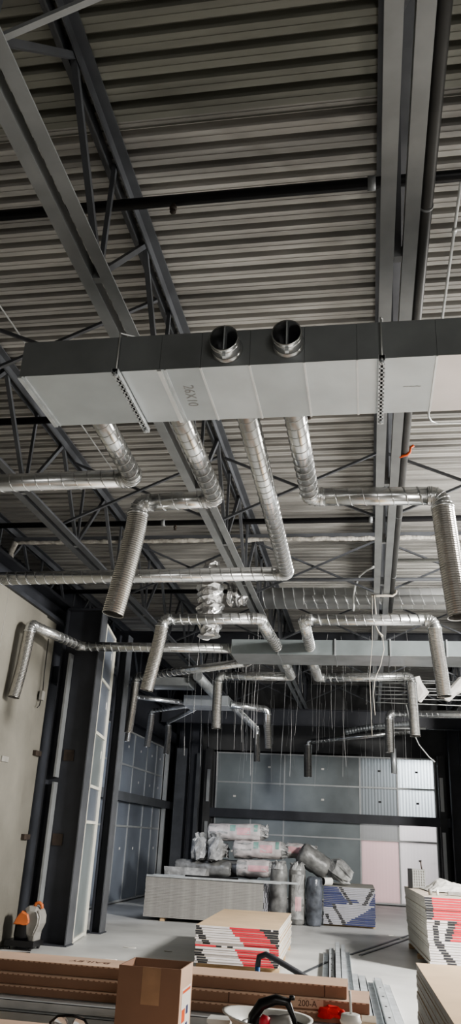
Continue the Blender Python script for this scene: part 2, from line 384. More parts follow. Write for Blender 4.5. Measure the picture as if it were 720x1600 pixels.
MB().tube([(.437, -1, 5.50), (.437, 13.6, 5.50)], .040, 16).build('pipe_run', M['pipegrey'], t)
for y in (2.0, 4.0, 9.2, 11.6):
    MB().lathe((.437, y, 5.50), [(.041, -.008), (.045, -.008), (.045, .008), (.041, .008)], 16, (0, 1, 0)).build('clamp', M['steel_lit'], t)
t = MB().tube([(.385, 7.46, 5.44), (.42, 7.45, 5.45), (.46, 7.44, 5.455), (.49, 7.43, 5.48), (.50, 7.42, 5.53), (.53, 7.42, 5.55)], [.012, .014, .014, .014, .013, .017], 10).build(
    'orange_strap', M['orange'], label='orange red strap looped around the pipe beside the overhead truss', cat='strap')
def conduit(label, pts, m='conduit', r=.013):
    return MB().tube(pts, r, 10).build('conduit', M[m], label=label, cat='conduit')
conduit('pale conduit under the deck at upper right, vanishing behind the big duct', [(.80, -1, 6.5), (.80, 7.0, 6.5)])
MB().lathe((.8, 5.35, 6.5), [(.013, -.03), (.022, -.03), (.022, .03), (.013, .03)], 10, (0, 1, 0)).box(.81, .87, 5.33, 5.36, 6.49, 6.51).build('conduit_clip', M['conduit'], bpy.data.objects['conduit'])
conduit('pale conduit that bends right below the big duct at right', [(.79, 7.2, 6.5), (.79, 8.35, 6.5), (.80, 8.5, 6.5), (.84, 8.62, 6.5), (.92, 8.68, 6.5), (3.5, 8.75, 6.5)])
conduit('pale conduit slanting past the left end of the big duct', [(-3.55, -1, 6.5), (-3.55, 9.8, 6.5)], r=.009)
conduit('thin pale conduit beside the third truss from the left', [(-2.25, 4.6, 6.3), (-2.25, 7.6, 6.3)], r=.009)
conduit('pale pipe crossing at right, behind the flexible duct', [(.5, 11.6, 5.75), (3.6, 11.6, 5.75)], r=.025)
conduit('slim dark rail above the far duct', [(-4.5, 12.4, 5.7), (4, 12.4, 5.7)], 'steel', .03)
MB().tube([(.16, 12.5, 5.95), (.05, 12.6, 5.94), (-.08, 12.75, 5.88), (-.16, 12.9, 5.75), (-.19, 13.0, 5.6), (-.19, 13.05, 5.42), (-.20, 13.08, 5.36)], .022, 10).build(
    'bent_hose', M['conduit'], label='pale curved hose drooping left of the overhead truss', cat='hose')

# ------------------------------------------------------------ ducts
def spiral(mb, p0, p1, r, pitch=.13, n=28, ridge=.0055, spt=24):
    p0 = Vector(p0); p1 = Vector(p1); d = (p1 - p0); L = d.length; d.normalize()
    mb.tube([p0, p1], r, n)
    u = Vector((0, 0, 1)) if abs(d.z) < .9 else Vector((1, 0, 0)); a = d.cross(u).normalized(); b = d.cross(a)
    N_ = max(8, int(L / pitch * spt)); pts = []
    for i in range(N_ + 1):
        q = 2 * PI * i / spt; pts.append(p0 + d * (L * i / N_) + (a * math.cos(q) + b * math.sin(q)) * (r + .0005))
    mb.tube(pts, ridge, 4)
    for q in (p0 + d * .012, p1 - d * .012):
        mb.lathe(q, [(r, -.012), (r + .006, -.008), (r + .006, .008), (r, .012)], n, d)
    return mb
def elbow(mb, p, d0, d1, r, rad=None, seg=4, n=28):
    """gored elbow with centre-line corner at p; comes in along d0, leaves along d1; returns ends"""
    p = Vector(p); d0 = Vector(d0).normalized(); d1 = Vector(d1).normalized(); rad = rad or r * 1.15
    th = d0.angle(d1); tl = rad * math.tan(th / 2); s = p - d0 * tl; e = p + d1 * tl
    nrm = (d1 - d0 * d1.dot(d0)).normalized(); c = s + nrm * rad
    pts = [c - nrm * rad * math.cos(th * k / seg) + d0 * rad * math.sin(th * k / seg) for k in range(seg + 1)]
    pts = [s - d0 * .03] + pts + [e + d1 * .03]
    mb.tube(pts, r + .003, n, smooth=False)
    for k in range(1, len(pts) - 1):
        tdir = (pts[k + 1] - pts[k]).normalized() + (pts[k] - pts[k - 1]).normalized(); mb.lathe(pts[k], [(r + .002, -.006), (r + .010, 0), (r + .002, .006)], n, tdir)
    return s, e
def flexduct(mb, pts, r, pitch=.022, n=26, amp=.0052, lip=True):
    # smooth path through pts by Catmull-Rom, ribbed, open at the end
    P = [Vector(p) for p in pts]; P = [P[0] * 2 - P[1]] + P + [P[-1] * 2 - P[-2]]; path = []
    for i in range(1, len(P) - 2):
        for k in range(24):
            t = k / 24; a, b, c, d = P[i - 1:i + 3]
            path.append(.5 * ((2 * b) + (c - a) * t + (2 * a - 5 * b + 4 * c - d) * t * t + (-a + 3 * b - 3 * c + d) * t ** 3))
    path.append(P[-2]); L = [0]
    for i in range(1, len(path)): L.append(L[-1] + (path[i] - path[i - 1]).length)
    N_ = int(L[-1] / pitch * 2); out = []; rr = []; j = 0
    for i in range(N_ + 1):
        s = L[-1] * i / N_
        while j < len(L) - 2 and L[j + 1] < s: j += 1
        f = (s - L[j]) / max(1e-6, L[j + 1] - L[j]); out.append(path[j].lerp(path[j + 1], f)); rr.append(r + (amp if i % 2 else 0))
    mb.tube(out, rr, n, caps=False, smooth=False)
    mb.tube([out[-1], out[-2], out[max(0, len(out) - 12)]], [r * .97, r * .965, r * .96], n, caps=False)
    mb.tube([out[-1], out[-1] + (out[-1] - out[-2]) * .2], [r * .96, r + amp + .002], n, caps=False)
    return mb
SEGS = []
def branch(label, runs, r, flex=None, fr=None, group=None, mat_='galv', pitch=.13, name='spiral_duct', flexmat='flex'):
    """runs: polyline of corner points (centre line)"""
    pts = [Vector(p) for p in runs]; t = thing(name, tuple(pts[0]), label, 'duct', group)
    ends = [pts[0]]
    for a_, b_ in zip(pts, pts[1:]): SEGS.append((a_, b_, r))
    if flex:
        fq = [Vector(q) for q in flex]
        for a_, b_ in zip(fq, fq[1:]): SEGS.append((a_, b_, fr))
    for i in range(1, len(pts) - 1):
        mb = MB(); s, e = elbow(mb, pts[i], pts[i] - pts[i - 1], pts[i + 1] - pts[i], r); mb.build('elbow', M[mat_], t); ends += [s, e]
    ends.append(pts[-1])
    if flex:
        mb = MB(); d1 = Vector(flex[1]) - Vector(flex[0]); s, e = elbow(mb, pts[-1], pts[-1] - pts[-2], d1, r, seg=4); mb.build('elbow', M[mat_], t); ends[-1] = s
    for i in range(0, len(ends) - 1, 2):
        if (ends[i + 1] - ends[i]).length > .04: spiral(MB(), ends[i], ends[i + 1], r, pitch).build('duct_section', M[mat_], t)
    if flex:
        f = flexduct(MB(), [e + d1.normalized() * .02] + [Vector(q) for q in flex[1:]], fr).build('flexible_duct', M[flexmat], t)
        MB().lathe(e + d1.normalized() * .03, [(fr + .004, -.015), (fr + .009, -.012), (fr + .009, .012), (fr + .004, .015)], 26, d1).build('clamp_band', M['galv'], t)
    return t

# main rectangular plenum
t = thing('rectangular_duct', (-.5, 4.64, 4.57), 'long rectangular galvanised duct crossing the whole upper picture', 'duct')
X = [-2.33, -1.62, -1.33, -1.05, -.72, -.36, -.02, .14, .48, .86, 1.5, 2.6]
z0, z1, ya, yb = 4.57, 4.85, 4.31, 5.01
mb = MB()
for i in range(len(X) - 1):
    mb.mi = (1, 0, 1, 0, 1, 0, 0, 1, 2, 2, 2)[i]; mb.box(X[i] + .0015, X[i + 1] - .0015, ya + .001, yb, z0, z0 + .004)
mb.build('bottom_panel', [M['panelA'], M['panelB'], M['panelC']], t)
mb = MB()
for i in range(len(X) - 1):
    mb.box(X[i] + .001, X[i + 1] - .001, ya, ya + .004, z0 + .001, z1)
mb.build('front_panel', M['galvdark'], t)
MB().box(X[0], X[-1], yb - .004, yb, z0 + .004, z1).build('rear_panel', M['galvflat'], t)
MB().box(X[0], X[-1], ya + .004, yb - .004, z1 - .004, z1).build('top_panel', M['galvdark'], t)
MB().box(X[0], X[0] + .004, ya + .004, yb - .004, z0 + .004, z1 - .004).build('end_cap', M['galvflat'], t)
MB().bar((-2.325, ya, z0 - .006), (-2.325, yb, z0 - .006), .03, .012).bar((-2.29, ya, z0 - .004), (-2.29, yb, z0 - .004), .008, .008).build('corner_angle', M['zinc'], t)
for x in X[1:-1]:
    w = .014 if x in (-1.33,) else .0065
    MB().box(x - w, x + w, ya - .002, yb + .002, z0 - (.014 if w > .01 else .006), z0 - .0002).build('seam', M['galvhigh'], t)
MB().box(-1.30, -1.285, ya, yb, z0 - .008, z0 - .0002).build('seam', M['zinc'], t)
for cx, cz in ((-.875, 4.70), (-.465, 4.715)):
    c = MB(); R_ = .095
    c.tube([(cx, ya - .135, cz), (cx, ya, cz)], R_, 32, caps=False).tube([(cx, ya, cz), (cx, ya - .135, cz)], R_ - .004, 32, caps=False)
    c.lathe((cx, ya - .135, cz), [(R_ - .004, 0), (R_ + .003, 0), (R_ + .003, .006), (R_, .008)], 32, (0, 1, 0))
    c.lathe((cx, ya - .005, cz), [(R_, -.02), (R_ + .014, 0), (R_ + .014, .004)], 32, (0, 1, 0))
    c.lathe((cx, ya - .10, cz), [(R_, 0), (R_ + .004, .003), (R_, .006)], 32, (0, 1, 0))
    co = c.build('duct_collar', M['galv'], t)
    MB().lathe((cx, ya - .002, cz), [(.001, 0), (R_ - .004, 0)], 32, (0, 1, 0)).build('painted_opening', M['black'], co)  # black disc; shade inside the collar put into the colour
    MB().box(cx - .004, cx + .004, ya - .12, ya - .04, cz - R_ + .006, cz + R_ - .006).build('damper_blade', M['zinc'], co)
    MB().box(cx - .012, cx + .012, ya - .10, ya - .07, cz - R_ - .022, cz - R_ - .001).build('damper_handle', M['zinc'], co)
T = axes((-1.17, 4.66, z0 - .0006), (.05, -1, 0), (-1, -.05, 0))
text('26X10', .105, axes((-1.19, 4.66, z0 - .0012), (-.06, 1, 0), (1, .06, 0)), M['pencil'], t, 'handwriting', .0003)
text('~~~', .07, axes((.34, 4.66, z0 - .0012), (1, 0, 0), (0, -1, 0)), M['pencil'], t, 'scribble', .0003)

# hangers: strut channels and threaded rods under the plenum
for hx, dy, lab in ((-1.62, .08, 'slotted strut hanger under the left part of the big duct'), (.135, .08, 'perforated strut hanger on rods under the big duct, beneath the overhead truss')):
    h = thing('strut_hanger', (hx, 4.66, 4.53), lab, 'hanger')
    mb = MB().box(hx - .022, hx - .018, ya - .06, yb + dy, 4.525, 4.56).box(hx + .018, hx + .022, ya - .06, yb + dy, 4.525, 4.56)
    y = ya - .06; yy = [y]
    while y < yb + dy - .03: mb.box(hx - .018, hx + .018, y, y + .016, 4.525, 4.528); y += .05
    mb.box(hx - .018, hx - .008, ya - .06, yb + dy, 4.525, 4.528).box(hx + .008, hx + .018, ya - .06, yb + dy, 4.525, 4.528)
    mb.build('strut_channel', M['zinc'], h)
    MB().box(hx - .018, hx + .018, ya - .06, yb + dy, 4.55, 4.555).build('channel_back', M['black'], h)
    for yy in (ya - .035, yb + .04):
        tx_ = -1.80 if hx < 0 else .17
        if yy < ya: rp_ = [(hx, yy, 4.50), (hx, yy, 4.86), (hx + .01, ya, 4.875), (tx_, 5.15 if hx < 0 else 5.6, 5.455)]
        else: rp_ = [(hx, yy, 4.50), (hx, yy, 4.9), (tx_, yy + .1, 5.455)]
        rd = MB().tube(rp_, .005, 8).build('threaded_rod', M['conduit'], h)
        MB().lathe((hx, yy, 4.515), [(.001, -.008), (.016, -.008), (.016, .008), (.006, .008)], 6, smooth=False).build('nut', M['zinc'], rd)

R0 = .085
branch('spiral duct from the left end of the big duct, turning left out of view', [(-2.02, 5.01, 4.70), (-2.07, 6.25, 4.70), (-5.3, 6.33, 4.70)], R0)
branch('spiral duct turning left to a ribbed flexible drop, second from the left', [(-1.39, 5.01, 4.70), (-1.40, 6.76, 4.70), (-2.17, 6.82, 4.70)], R0,
       [(-2.17, 6.82, 4.7), (-2.19, 6.82, 4.4), (-2.24, 6.80, 4.0), (-2.31, 6.78, 3.56)], .098)
branch('longest spiral duct running deep then turning left across the picture', [(-.86, 5.01, 4.70), (-.93, 9.05, 4.70), (-5.42, 9.22, 4.70)], R0)
branch('spiral duct turning right to the large ribbed flexible drop at right', [(-.50, 5.01, 4.70), (-.49, 6.76, 4.70), (.71, 6.80, 4.70)], R0,
       [(.71, 6.8, 4.7), (.73, 6.79, 4.4), (.76, 6.78, 4.0), (.80, 6.76, 3.54)], .098)
# second plenum and its branches
t = thing('rectangular_duct', (0, 13.4, 4.57), 'second rectangular duct farther back, crossing behind the middle drops', 'duct')
MB().box(-2.25, 3.5, 12.95, 13.78, 4.57, 4.574).build('bottom_panel', M['galvfar'], t)
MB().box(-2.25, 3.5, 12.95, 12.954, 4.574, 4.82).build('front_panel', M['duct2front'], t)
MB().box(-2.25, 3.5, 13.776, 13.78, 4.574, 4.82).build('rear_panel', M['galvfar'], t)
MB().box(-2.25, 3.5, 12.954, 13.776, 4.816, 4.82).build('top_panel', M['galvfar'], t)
MB().box(-2.25, -2.246, 12.954, 13.776, 4.574, 4.816).build('end_cap', M['galvfar'], t)
for x in (-1.45, -.5, .4, 1.3): MB().box(x - .012, x + .012, 12.93, 13.8, 4.555, 4.84).build('flange', M['galvfar'], t)
r1 = .082
branch('spiral duct leaving the second plenum, turning left to a ribbed drop at centre left', [(-1.47, 12.95, 4.70), (-1.53, 11.15, 4.70), (-3.02, 11.22, 4.70)], r1,
       [(-3.02, 11.22, 4.7), (-3.05, 11.22, 4.4), (-3.11, 11.2, 4.0), (-3.18, 11.2, 3.63)], .095)
branch('spiral duct leaving the second plenum, turning right to a ribbed drop at right', [(-.92, 12.95, 4.70), (-.89, 11.2, 4.70), (.96, 11.2, 4.70)], r1,
       [(.96, 11.2, 4.7), (.98, 11.2, 4.4), (1.02, 11.18, 4.0), (1.05, 11.16, 3.62)], .095)
branch('rear spiral duct turning left to a drop left of centre', [(-1.46, 13.78, 4.68), (-1.45, 15.42, 4.68), (-2.93, 15.5, 4.68)], r1,
       [(-2.93, 15.5, 4.68), (-2.93, 15.5, 4.3), (-2.93, 15.5, 4.0), (-2.92, 15.5, 3.66)], .09)
branch('rear spiral duct turning right to a drop above the bright panels', [(-.94, 13.78, 4.68), (-.94, 15.5, 4.68), (.84, 15.24, 4.68)], r1,
       [(.84, 15.24, 4.68), (.85, 15.24, 4.3), (.86, 15.22, 4.0), (.87, 15.2, 3.58)], .09)
branch('spiral duct from the second plenum ending in a drop by the concrete wall', [(-2.25, 13.12, 4.70), (-4.95, 13.0, 4.68), (-5.26, 11.5, 4.68)], r1,
       [(-5.26, 11.5, 4.68), (-5.27, 11.48, 4.35), (-5.29, 11.46, 3.95), (-5.33, 11.42, 3.52)], .088)
branch('spiral duct slanting left behind to a drop beside the narrow column', [(-2.0, 13.78, 4.68), (-2.15, 14.15, 4.68), (-4.72, 15.75, 4.68)], .075,
       [(-4.72, 15.75, 4.68), (-4.73, 15.75, 4.3), (-4.75, 15.75, 3.9), (-4.78, 15.76, 3.56)], .088)
# big bright spiral main high up
t = thing('spiral_main', (0, 14, 5.8), 'wide shiny spiral main running across high up behind the trusses', 'duct')
spiral(MB(), (-2.05, 14.0, 5.86), (6, 14.05, 5.86), .20, .19, 32, .006).build('duct_section', M['galvhigh'], t)
spiral(MB(), (-1.1, 13.62, 5.72), (6, 13.66, 5.72), .085, .19, 24, .005).build('duct_section', M['galvhigh'], t)
MB().lathe((-2.06, 14, 5.86), [(.001, 0), (.21, 0), (.21, .05), (.2, .05)], 32, (1, 0, 0)).build('end_cap', M['galvfar'], t)
# foil wrapped pieces
def foil(label, pts, rr, seed):
    P_ = []; R_ = []
    rnd = random.Random(seed)
    for i in range(len(pts) - 1):
        for k in range(9):
            f = k / 9; P_.append(Vector(pts[i]).lerp(Vector(pts[i + 1]), f)); R_.append((rr[i] * (1 - f) + rr[i + 1] * f) * rnd.uniform(.82, 1.18))
    mb = MB().tube(P_, R_, 14, smooth=False).jitter(.022, seed)
    return mb.build('foil_wrap', M['foil'], label=label, cat='duct wrap')
foil('crumpled foil wrapped vertical duct piece hanging near the centre', [(-2.52, 12.2, 5.95), (-2.52, 12.2, 5.55), (-2.5, 12.2, 5.12), (-2.49, 12.2, 4.62)], [.13, .2, .20, .16], 3)
foil('crumpled foil wrapped duct end at the left tip of the wide spiral main', [(-2.28, 12.6, 5.5), (-2.1, 12.6, 5.5), (-1.92, 12.6, 5.45)], [.17, .19, .13], 5)
# third plenum and far branches
t = thing('rectangular_duct', (-3.9, 19.2, 4.7), 'short far rectangular duct box feeding the rear drops', 'duct')
MB().box(-4.4, -3.3, 18.9, 19.7, 4.62, 4.624).build('bottom_panel', M['galvflat'], t)
MB().box(-4.4, -3.3, 18.9, 18.904, 4.624, 4.86).build('front_panel', M['galvfar'], t)
MB().box(-4.4, -3.3, 19.696, 19.7, 4.624, 4.86).build('rear_panel', M['galvfar'], t)
MB().box(-4.4, -4.396, 18.904, 19.696, 4.624, 4.86).box(-3.304, -3.3, 18.904, 19.696, 4.624, 4.86).build('end_cap', M['galvfar'], t)
t = thing('sheet_duct', (-4, 16.6, 4.9), 'flat grey duct panel lying high behind the centre left drops', 'duct')
MB().box(-4.9, -3.95, 17.4, 18.0, 4.82, 5.0).build('duct_body', M['galvfar'], t)
branch('diagonal spiral duct with an open end near the far box', [(-3.72, 17.2, 5.0), (-3.62, 18.9, 4.86)], .11, mat_='galvfar')
branch('thin pale duct pointing left toward the blue grey side panels', [(-4.4, 19.1, 4.70), (-5.5, 18.3, 4.70)], .06, [(-5.5, 18.3, 4.7), (-5.52, 18.3, 4.3), (-5.55, 18.3, 3.66)], .065)
branch('far thin duct dropping in front of the side panels, nearer of two', [(-4.35, 19.5, 4.7), (-5.62, 20.5, 4.70)], .055, [(-5.62, 20.5, 4.7), (-5.63, 20.5, 4.3), (-5.67, 20.5, 3.77)], .085)
branch('far thin duct dropping by the back left corner', [(-4.2, 19.7, 4.7), (-5.65, 22.5, 4.68)], .055, [(-5.65, 22.5, 4.68), (-5.62, 22.5, 4.3), (-5.64, 22.5, 3.8)], .085)
branch('bright far duct curving right to a drop left of the back panels centre', [(-3.3, 19.2, 4.70), (-2.44, 19.7, 4.68)], .085, [(-2.44, 19.7, 4.68), (-2.43, 19.7, 4.3), (-2.40, 19.8, 3.76)], .09)
branch('far duct running away to the drop left of the curved bright one', [(-3.32, 19.7, 4.75), (-3.22, 23.6, 4.68)], .085, [(-3.22, 23.6, 4.68), (-3.21, 23.6, 4.3), (-3.18, 23.6, 3.78)], .09)
branch('far duct across the middle with a slim drop over the back panels', [(1.2, 23.4, 4.72), (-1.75, 24.2, 4.45)], .07, [(-1.75, 24.2, 4.45), (-1.75, 24.2, 4.0), (-1.74, 24.2, 3.45)], .115)
branch('bright far duct at right with an elbow drop before the ribbed sheets', [(5, 19.7, 4.70), (.53, 20.0, 4.70)], .09, [(.53, 20.0, 4.7), (.53, 20.0, 4.3), (.53, 20.0, 3.78)], .10)
MB().tube([(.62, 20.3, 3.9), (.62, 20.3, 3.32)], .07, 16).build('hanging_tube', M['galvfar'], label='short dull tube hanging below the bright far elbow drop', cat='duct')
mb = flexduct(MB(), [(1.15, 22.9, 4.86), (.6, 22.9, 4.80), (0, 23.0, 4.74), (-.6, 23.1, 4.62)], .07, .08, 14, .02)
mb.build('coiled_flex', M['galvfar'], label='coiled flexible duct lying crosswise high before the back wall', cat='duct')
MB().tube([(.2, 21.5, 4.55), (1.5, 21.5, 4.56)], .03, 10).build('pale_tube', M['conduit'], label='short pale tube crossing under the coiled flexible duct', cat='pipe')
# added bars and wrapped lumps; pale colour stands in for lit joist webs
t = thing('joist_web_cluster', (1.25, 18.5, 5.0), 'pale bars and wrapped lumps standing in for lit joist webs at far right', 'unit')
mb = MB().tube([(1.12, 18.2, 5.25), (1.16, 18.2, 5.1), (1.22, 18.2, 4.9), (1.14, 18.2, 4.72)], [.07, .11, .16, .05], 9, smooth=False).jitter(.02, 4); mb.build('wrapped_body', M['paper'], t)
mb = MB().tube([(1.75, 18.2, 4.75), (1.9, 18.2, 4.95), (2.1, 18.2, 5.1), (2.3, 18.2, 5.15)], [.06, .11, .17, .2], 9, smooth=False).jitter(.02, 9); mb.build('wrapped_body', M['paper'], t)
for k in range(7):
    z = 4.72 + .09 * k
    MB().tube([(.2 + .1 * (k % 2), 18.7, z + .03), (2.4, 18.6 - .1 * (k % 3), z + random.uniform(-.06, .05))], .012, 6).build('pale_web_bar', M['conduit'], t)

# ------------------------------------------------------------ ropes and hanger wires
t = thing('rope', (.27, 12.1, 5.3), 'pale rope tied round the overhead truss and dangling in a long tail', 'rope')
rp = [(.10, 12.35, 5.42), (.2, 12.33, 5.40), (.33, 12.33, 5.41), (.44, 12.33, 5.40), (.49, 12.33, 5.44), (.50, 12.34, 5.50)]
MB().tube(rp, [.02, .017, .02, .017, .02, .02], 8).jitter(.006).build('lashing', M['rope'], t)
MB().tube([(.15, 12.3, 5.40), (.17, 12.3, 5.1), (.14, 12.3, 4.95), (.2, 12.28, 4.8), (.26, 12.25, 4.72)], [.010, .011, .010, .013, .022], 8).build('tail', M['rope'], t)
MB().tube([(.26, 12.2, 4.72), (.28, 12.2, 4.5), (.22, 12.2, 4.25), (.13, 12.2, 4.05), (.1, 12.2, 3.8), (.12, 12.2, 3.5)], .006, 6).build('loose_cord', M['rope'], t)
MB().tube([(.12, 12.3, 5.4), (.10, 12.3, 4.6), (.05, 12.3, 4.1), (.07, 12.3, 3.2)], .0045, 6).build('loose_cord', M['rope'], t)
t = thing('cable', (.9, 20, 3), 'pale cable curving down at right in front of the ribbed bright sheet', 'cable')
MB().tube([(.86, 18, 4.6), (.95, 18, 4.1), (1.1, 18, 3.75), (1.3, 18, 3.5), (1.42, 18, 3.4)], .014, 6).build('cable_run', M['conduit'], t)
w0 = None; rw = random.Random(11)
spots = []
for k in range(64):
    y = rw.uniform(14.3, 24.5); x = rw.uniform(-.235, .062) * y
    spots.append((x, y))
def clear_of_ducts(pts):
    for k in range(len(pts) - 1):
        for q in range(9):
            p = Vector(pts[k]).lerp(Vector(pts[k + 1]), q / 8)
            if -4.95 < p.x < -2.95 and 17.3 < p.y < 19.8 and p.z > 4.6: return False
            if -2.3 < p.x and 12.8 < p.y < 14.0: return False
            for (a, b, r) in SEGS:
                d = b - a; u = max(0, min(1, (p - a).dot(d) / max(1e-9, d.length_squared)))
                if (a + d * u - p).length < r + .05: return False
    return True
for (x, y) in spots:
    L_ = rw.uniform(1.1, 2.7); sx, sy = rw.uniform(-.10, .10), rw.uniform(-.1, .1); k1 = rw.uniform(-.03, .03)
    pts = [(x, y, 5.45), (x + sx * .3 + k1, y, 5.45 - L_ * .33), (x + sx * .6 - k1, y + sy * .5, 5.45 - L_ * .66), (x + sx, y + sy, 5.45 - L_)]
    n_try = 0
    while not clear_of_ducts(pts) and n_try < 30:
        n_try += 1; dx, dy = rw.uniform(-.5, .5), rw.uniform(-.5, .5); pts = [(p[0] + dx, p[1] + dy, p[2]) for p in pts]
    MB().tube(pts, .0026, 4, smooth=False).build('hanger_wire', M['wire'], label='thin bare ceiling wire dangling from the roof steel at the back of the hall', cat='wire', group='hanging ceiling wires')
# hook wire on the concrete wall and its brackets
t = thing('wall_hook', (-5.46, 12.77, 3.7), 'thin cable hanging on the concrete wall, ending in a small box', 'cable')
MB().tube([(-5.46, 12.74, 4.75), (-5.46, 12.76, 4.2), (-5.45, 12.78, 3.85)], .008, 6).build('cable_run', M['blackp'], t)
MB().box(-5.48, -5.43, 12.72, 12.84, 3.70, 3.85).build('box', M['greyp'], t)
MB().tube([(-5.45, 12.75, 3.70), (-5.45, 12.72, 3.60), (-5.45, 12.64, 3.55)], .008, 6).build('cable_end', M['blackp'], t)
for (y, z, d) in ((11.75, 2.64, 'left'), (13.0, 2.85, 'upper right'), (13.0, 1.55, 'lower right')):
    b_ = MB().box(-5.48 if d == 'left' else -5.52, -5.462, y - .12, y + .12, z - .04, z + .04)
    b_.build('wall_bracket', M['rust'] if d != 'left' else M['greyp'], label='small steel weld plate on the concrete wall, %s one' % d, cat='bracket')

# ------------------------------------------------------------ drywall stacks
def board_stack(base, yaw, w, d, n, th, z0, topm, edgem, pattern, tapem, lab, laytop, group, lean=(0, 0), side='front', seed=0, name='drywall_sheet', gap=.006, dseg=44, jit=.010):
    rnd = random.Random(seed)
    for i in range(n):
        z = z0 + i * th; f = i / max(1, n - 1)
        o = MB(); jx = rnd.uniform(-jit, jit); jy = rnd.uniform(-jit, jit)
        o.mi = 0; o.box(0, w, .0, d, .0, th - gap * .4)
        nb = len(o.f)
        o.m = [1 if k >= 2 else 0 for k in range(nb)]
        top = i == n - 1
        ob = o.build(name, [M[topm], M[edgem]], label=(laytop if top else lab), cat='drywall', group=None if top else group, origin=(0, 0, 0))
        ob.location = (base[0] + lean[0] * (1 - f) + jx, base[1] + lean[1] * (1 - f) + jy, z); ob.rotation_euler = (0, 0, yaw)
        OFF[ob.name] = Vector((0, 0, 0))
        if pattern:
            tp = MB(); e = .0025
            for k in range(dseg):
                a0, a1 = k / dseg, (k + 1) / dseg
                tp.mi = pattern((a0 + a1) / 2, f, i)
                zz0, zz1 = th * .06, th * .80
                if side == 'front': tp.box(a0 * w, a1 * w, -e, 0, zz0, zz1)
                else: tp.box(w, w + e, a0 * d, a1 * d, zz0, zz1)
            tp.build('end_tape', [M[q] for q in tapem], ob)
def dunnage(base, yaw, w, d, z0, label, n=3):
    for k in range(n):
        t_ = MB().box(0, w, 0, .09, 0, z0 - .003).build('dunnage_strip', M['wood'], label=label, cat='timber', group=label, origin=(0, 0, 0))
        a = .15 + (d - .4) * k / (n - 1)
        t_.location = (base[0] - a * math.sin(yaw), base[1] + a * math.cos(yaw), 0); t_.rotation_euler = (0, 0, yaw)
def pat_mid(u, f, i):
    c = u + .10 * (1 - f)   # red diagonal band with black ends
    if f > .52: lo, hi = .40 + .42 * (1 - f) , .78 + .42 * (1 - f)
    else: lo, hi = .28 + .5 * (.52 - f) + .15, .66 + .2 * (.52 - f)
    if f <= .52:
        if .40 < f and (u < .24): return 1
        if .40 < f and (u < .31 or .38 < u < .46): return 2
        if f <= .40 and .48 + .25 * (.4 - f) < u < .95 - .3 * f: return 1
        if u < .04 + .25 * (.5 - f) and f < .4 and u > .25 * (.5 - f) - .08: return 2
        if u > .88: return 1 if f > .25 else 2
        return 0
    if lo < u < hi: return 1
    if hi <= u < hi + .12 or (u > .93): return 2
    if u < .04 + .3 * (1 - f) and u > .3 * (1 - f) - .06: return 2
    return 0
def pat_right(u, f, i):
    u *= 1.17
    if f > .66:
        if u < .10 + .0 * f: return 2 if u < .08 + .2 * (f - .66) else 1
        if .42 + .5 * (f - .66) < u < .46 + .5 * (f - .66): return 3
        return 1
    if f > .36:
        s_ = (.66 - f)
        if .10 - .1 * s_ < u < .18 - .1 * s_: return 2
        if .30 - .25 * s_ < u < .42 - .35 * s_: return 2
        if u >= .42 - .35 * s_: return 1
        return 0
    s_ = .36 - f
    if .06 + .55 * s_ < u < .17 + .6 * s_: return 2
    if u > .95 - .8 * s_: return 1
    return 0
def pat_blue(u, f, i):
    g = 1 - f
    if g < .45:
        l = .30 + .45 * g; r = 1.0 - .38 * g
        if l <= u < l + .07 or r - .08 <= u < r: return 2
        if u < l - .03 or u > r + .04: return 1
        return 1 if g > .25 and u < l + .20 and i % 3 else 0
    h = g - .45; l = .14 + .42 * h
    if l <= u < l + .07: return 2
    if h > .3 and .02 + .4 * (h - .3) < u < .08 + .4 * (h - .3): return 2
    if h < .12 and u < l: return 1
    if u > 1.0 - 1.1 * h: return 1
    return 0
board_stack((-2.43, 12.2), math.radians(1.8), 1.17, 2.9, 16, .0295, .07, 'tan', 'gypsum', pat_mid, ['t_white', 't_red', 't_black'],
            'drywall sheet with red and black end tape in the middle stack', 'tan faced top sheet of the middle red taped drywall stack', 'sheets in the middle drywall stack', seed=1)
dunnage((-2.43, 12.2), math.radians(1.8), 1.17, 2.9, .07, 'timber dunnage strip under the middle drywall stack')
board_stack((.81, 13.55), math.radians(3.3), 1.22, 3.1, 27, .0345, .08, 'cream', 'gypsum', pat_right, ['t_white', 't_red', 't_black', 't_red'],
            'drywall sheet with red end tape in the tall right stack', 'cream top sheet of the tall right drywall stack', 'sheets in the tall right drywall stack', lean=(.05, .0), seed=2)
dunnage((.84, 13.55), math.radians(3.3), 1.22, 3.1, .08, 'timber dunnage strip under the tall right drywall stack')
board_stack((-1.03, 19.5), math.radians(1.2), 1.13, 2.0, 22, .0345, .04, 'greypaper', 'gypsumgrey', pat_blue, ['t_grey', 't_blue', 't_black'],
            'drywall sheet with navy chevron end tape in the back stack', 'grey top sheet of the navy taped drywall stack', 'sheets in the navy taped drywall stack', seed=3)
dunnage((-1.03, 19.5), math.radians(1.2), 1.13, 2.0, .04, 'timber dunnage strip under the navy taped drywall stack')
board_stack((-4.76, 18.05), math.radians(.6), 2.55, 1.2, 27, .0285, .07, 'greypaper', 'gypsumgrey', lambda u, f, i: (2 if (u * 3 + f * 2.2) % 1 < .35 else 0), ['t_grey', 't_blue', 't_black'],
            'plain grey edged drywall sheet in the long stack at back left', 'grey top sheet of the long stack at back left', 'sheets in the long back left drywall stack', side='right', seed=4, dseg=8, jit=.004)
for k in range(3):
    x = -4.4 + k * .95
    MB().box(x, x + .09, 18.1, 19.2, 0, .067).build('dunnage_strip', M['wood'], label='timber dunnage strip under the long back left drywall stack', cat='timber', group='dunnage under the long stack')
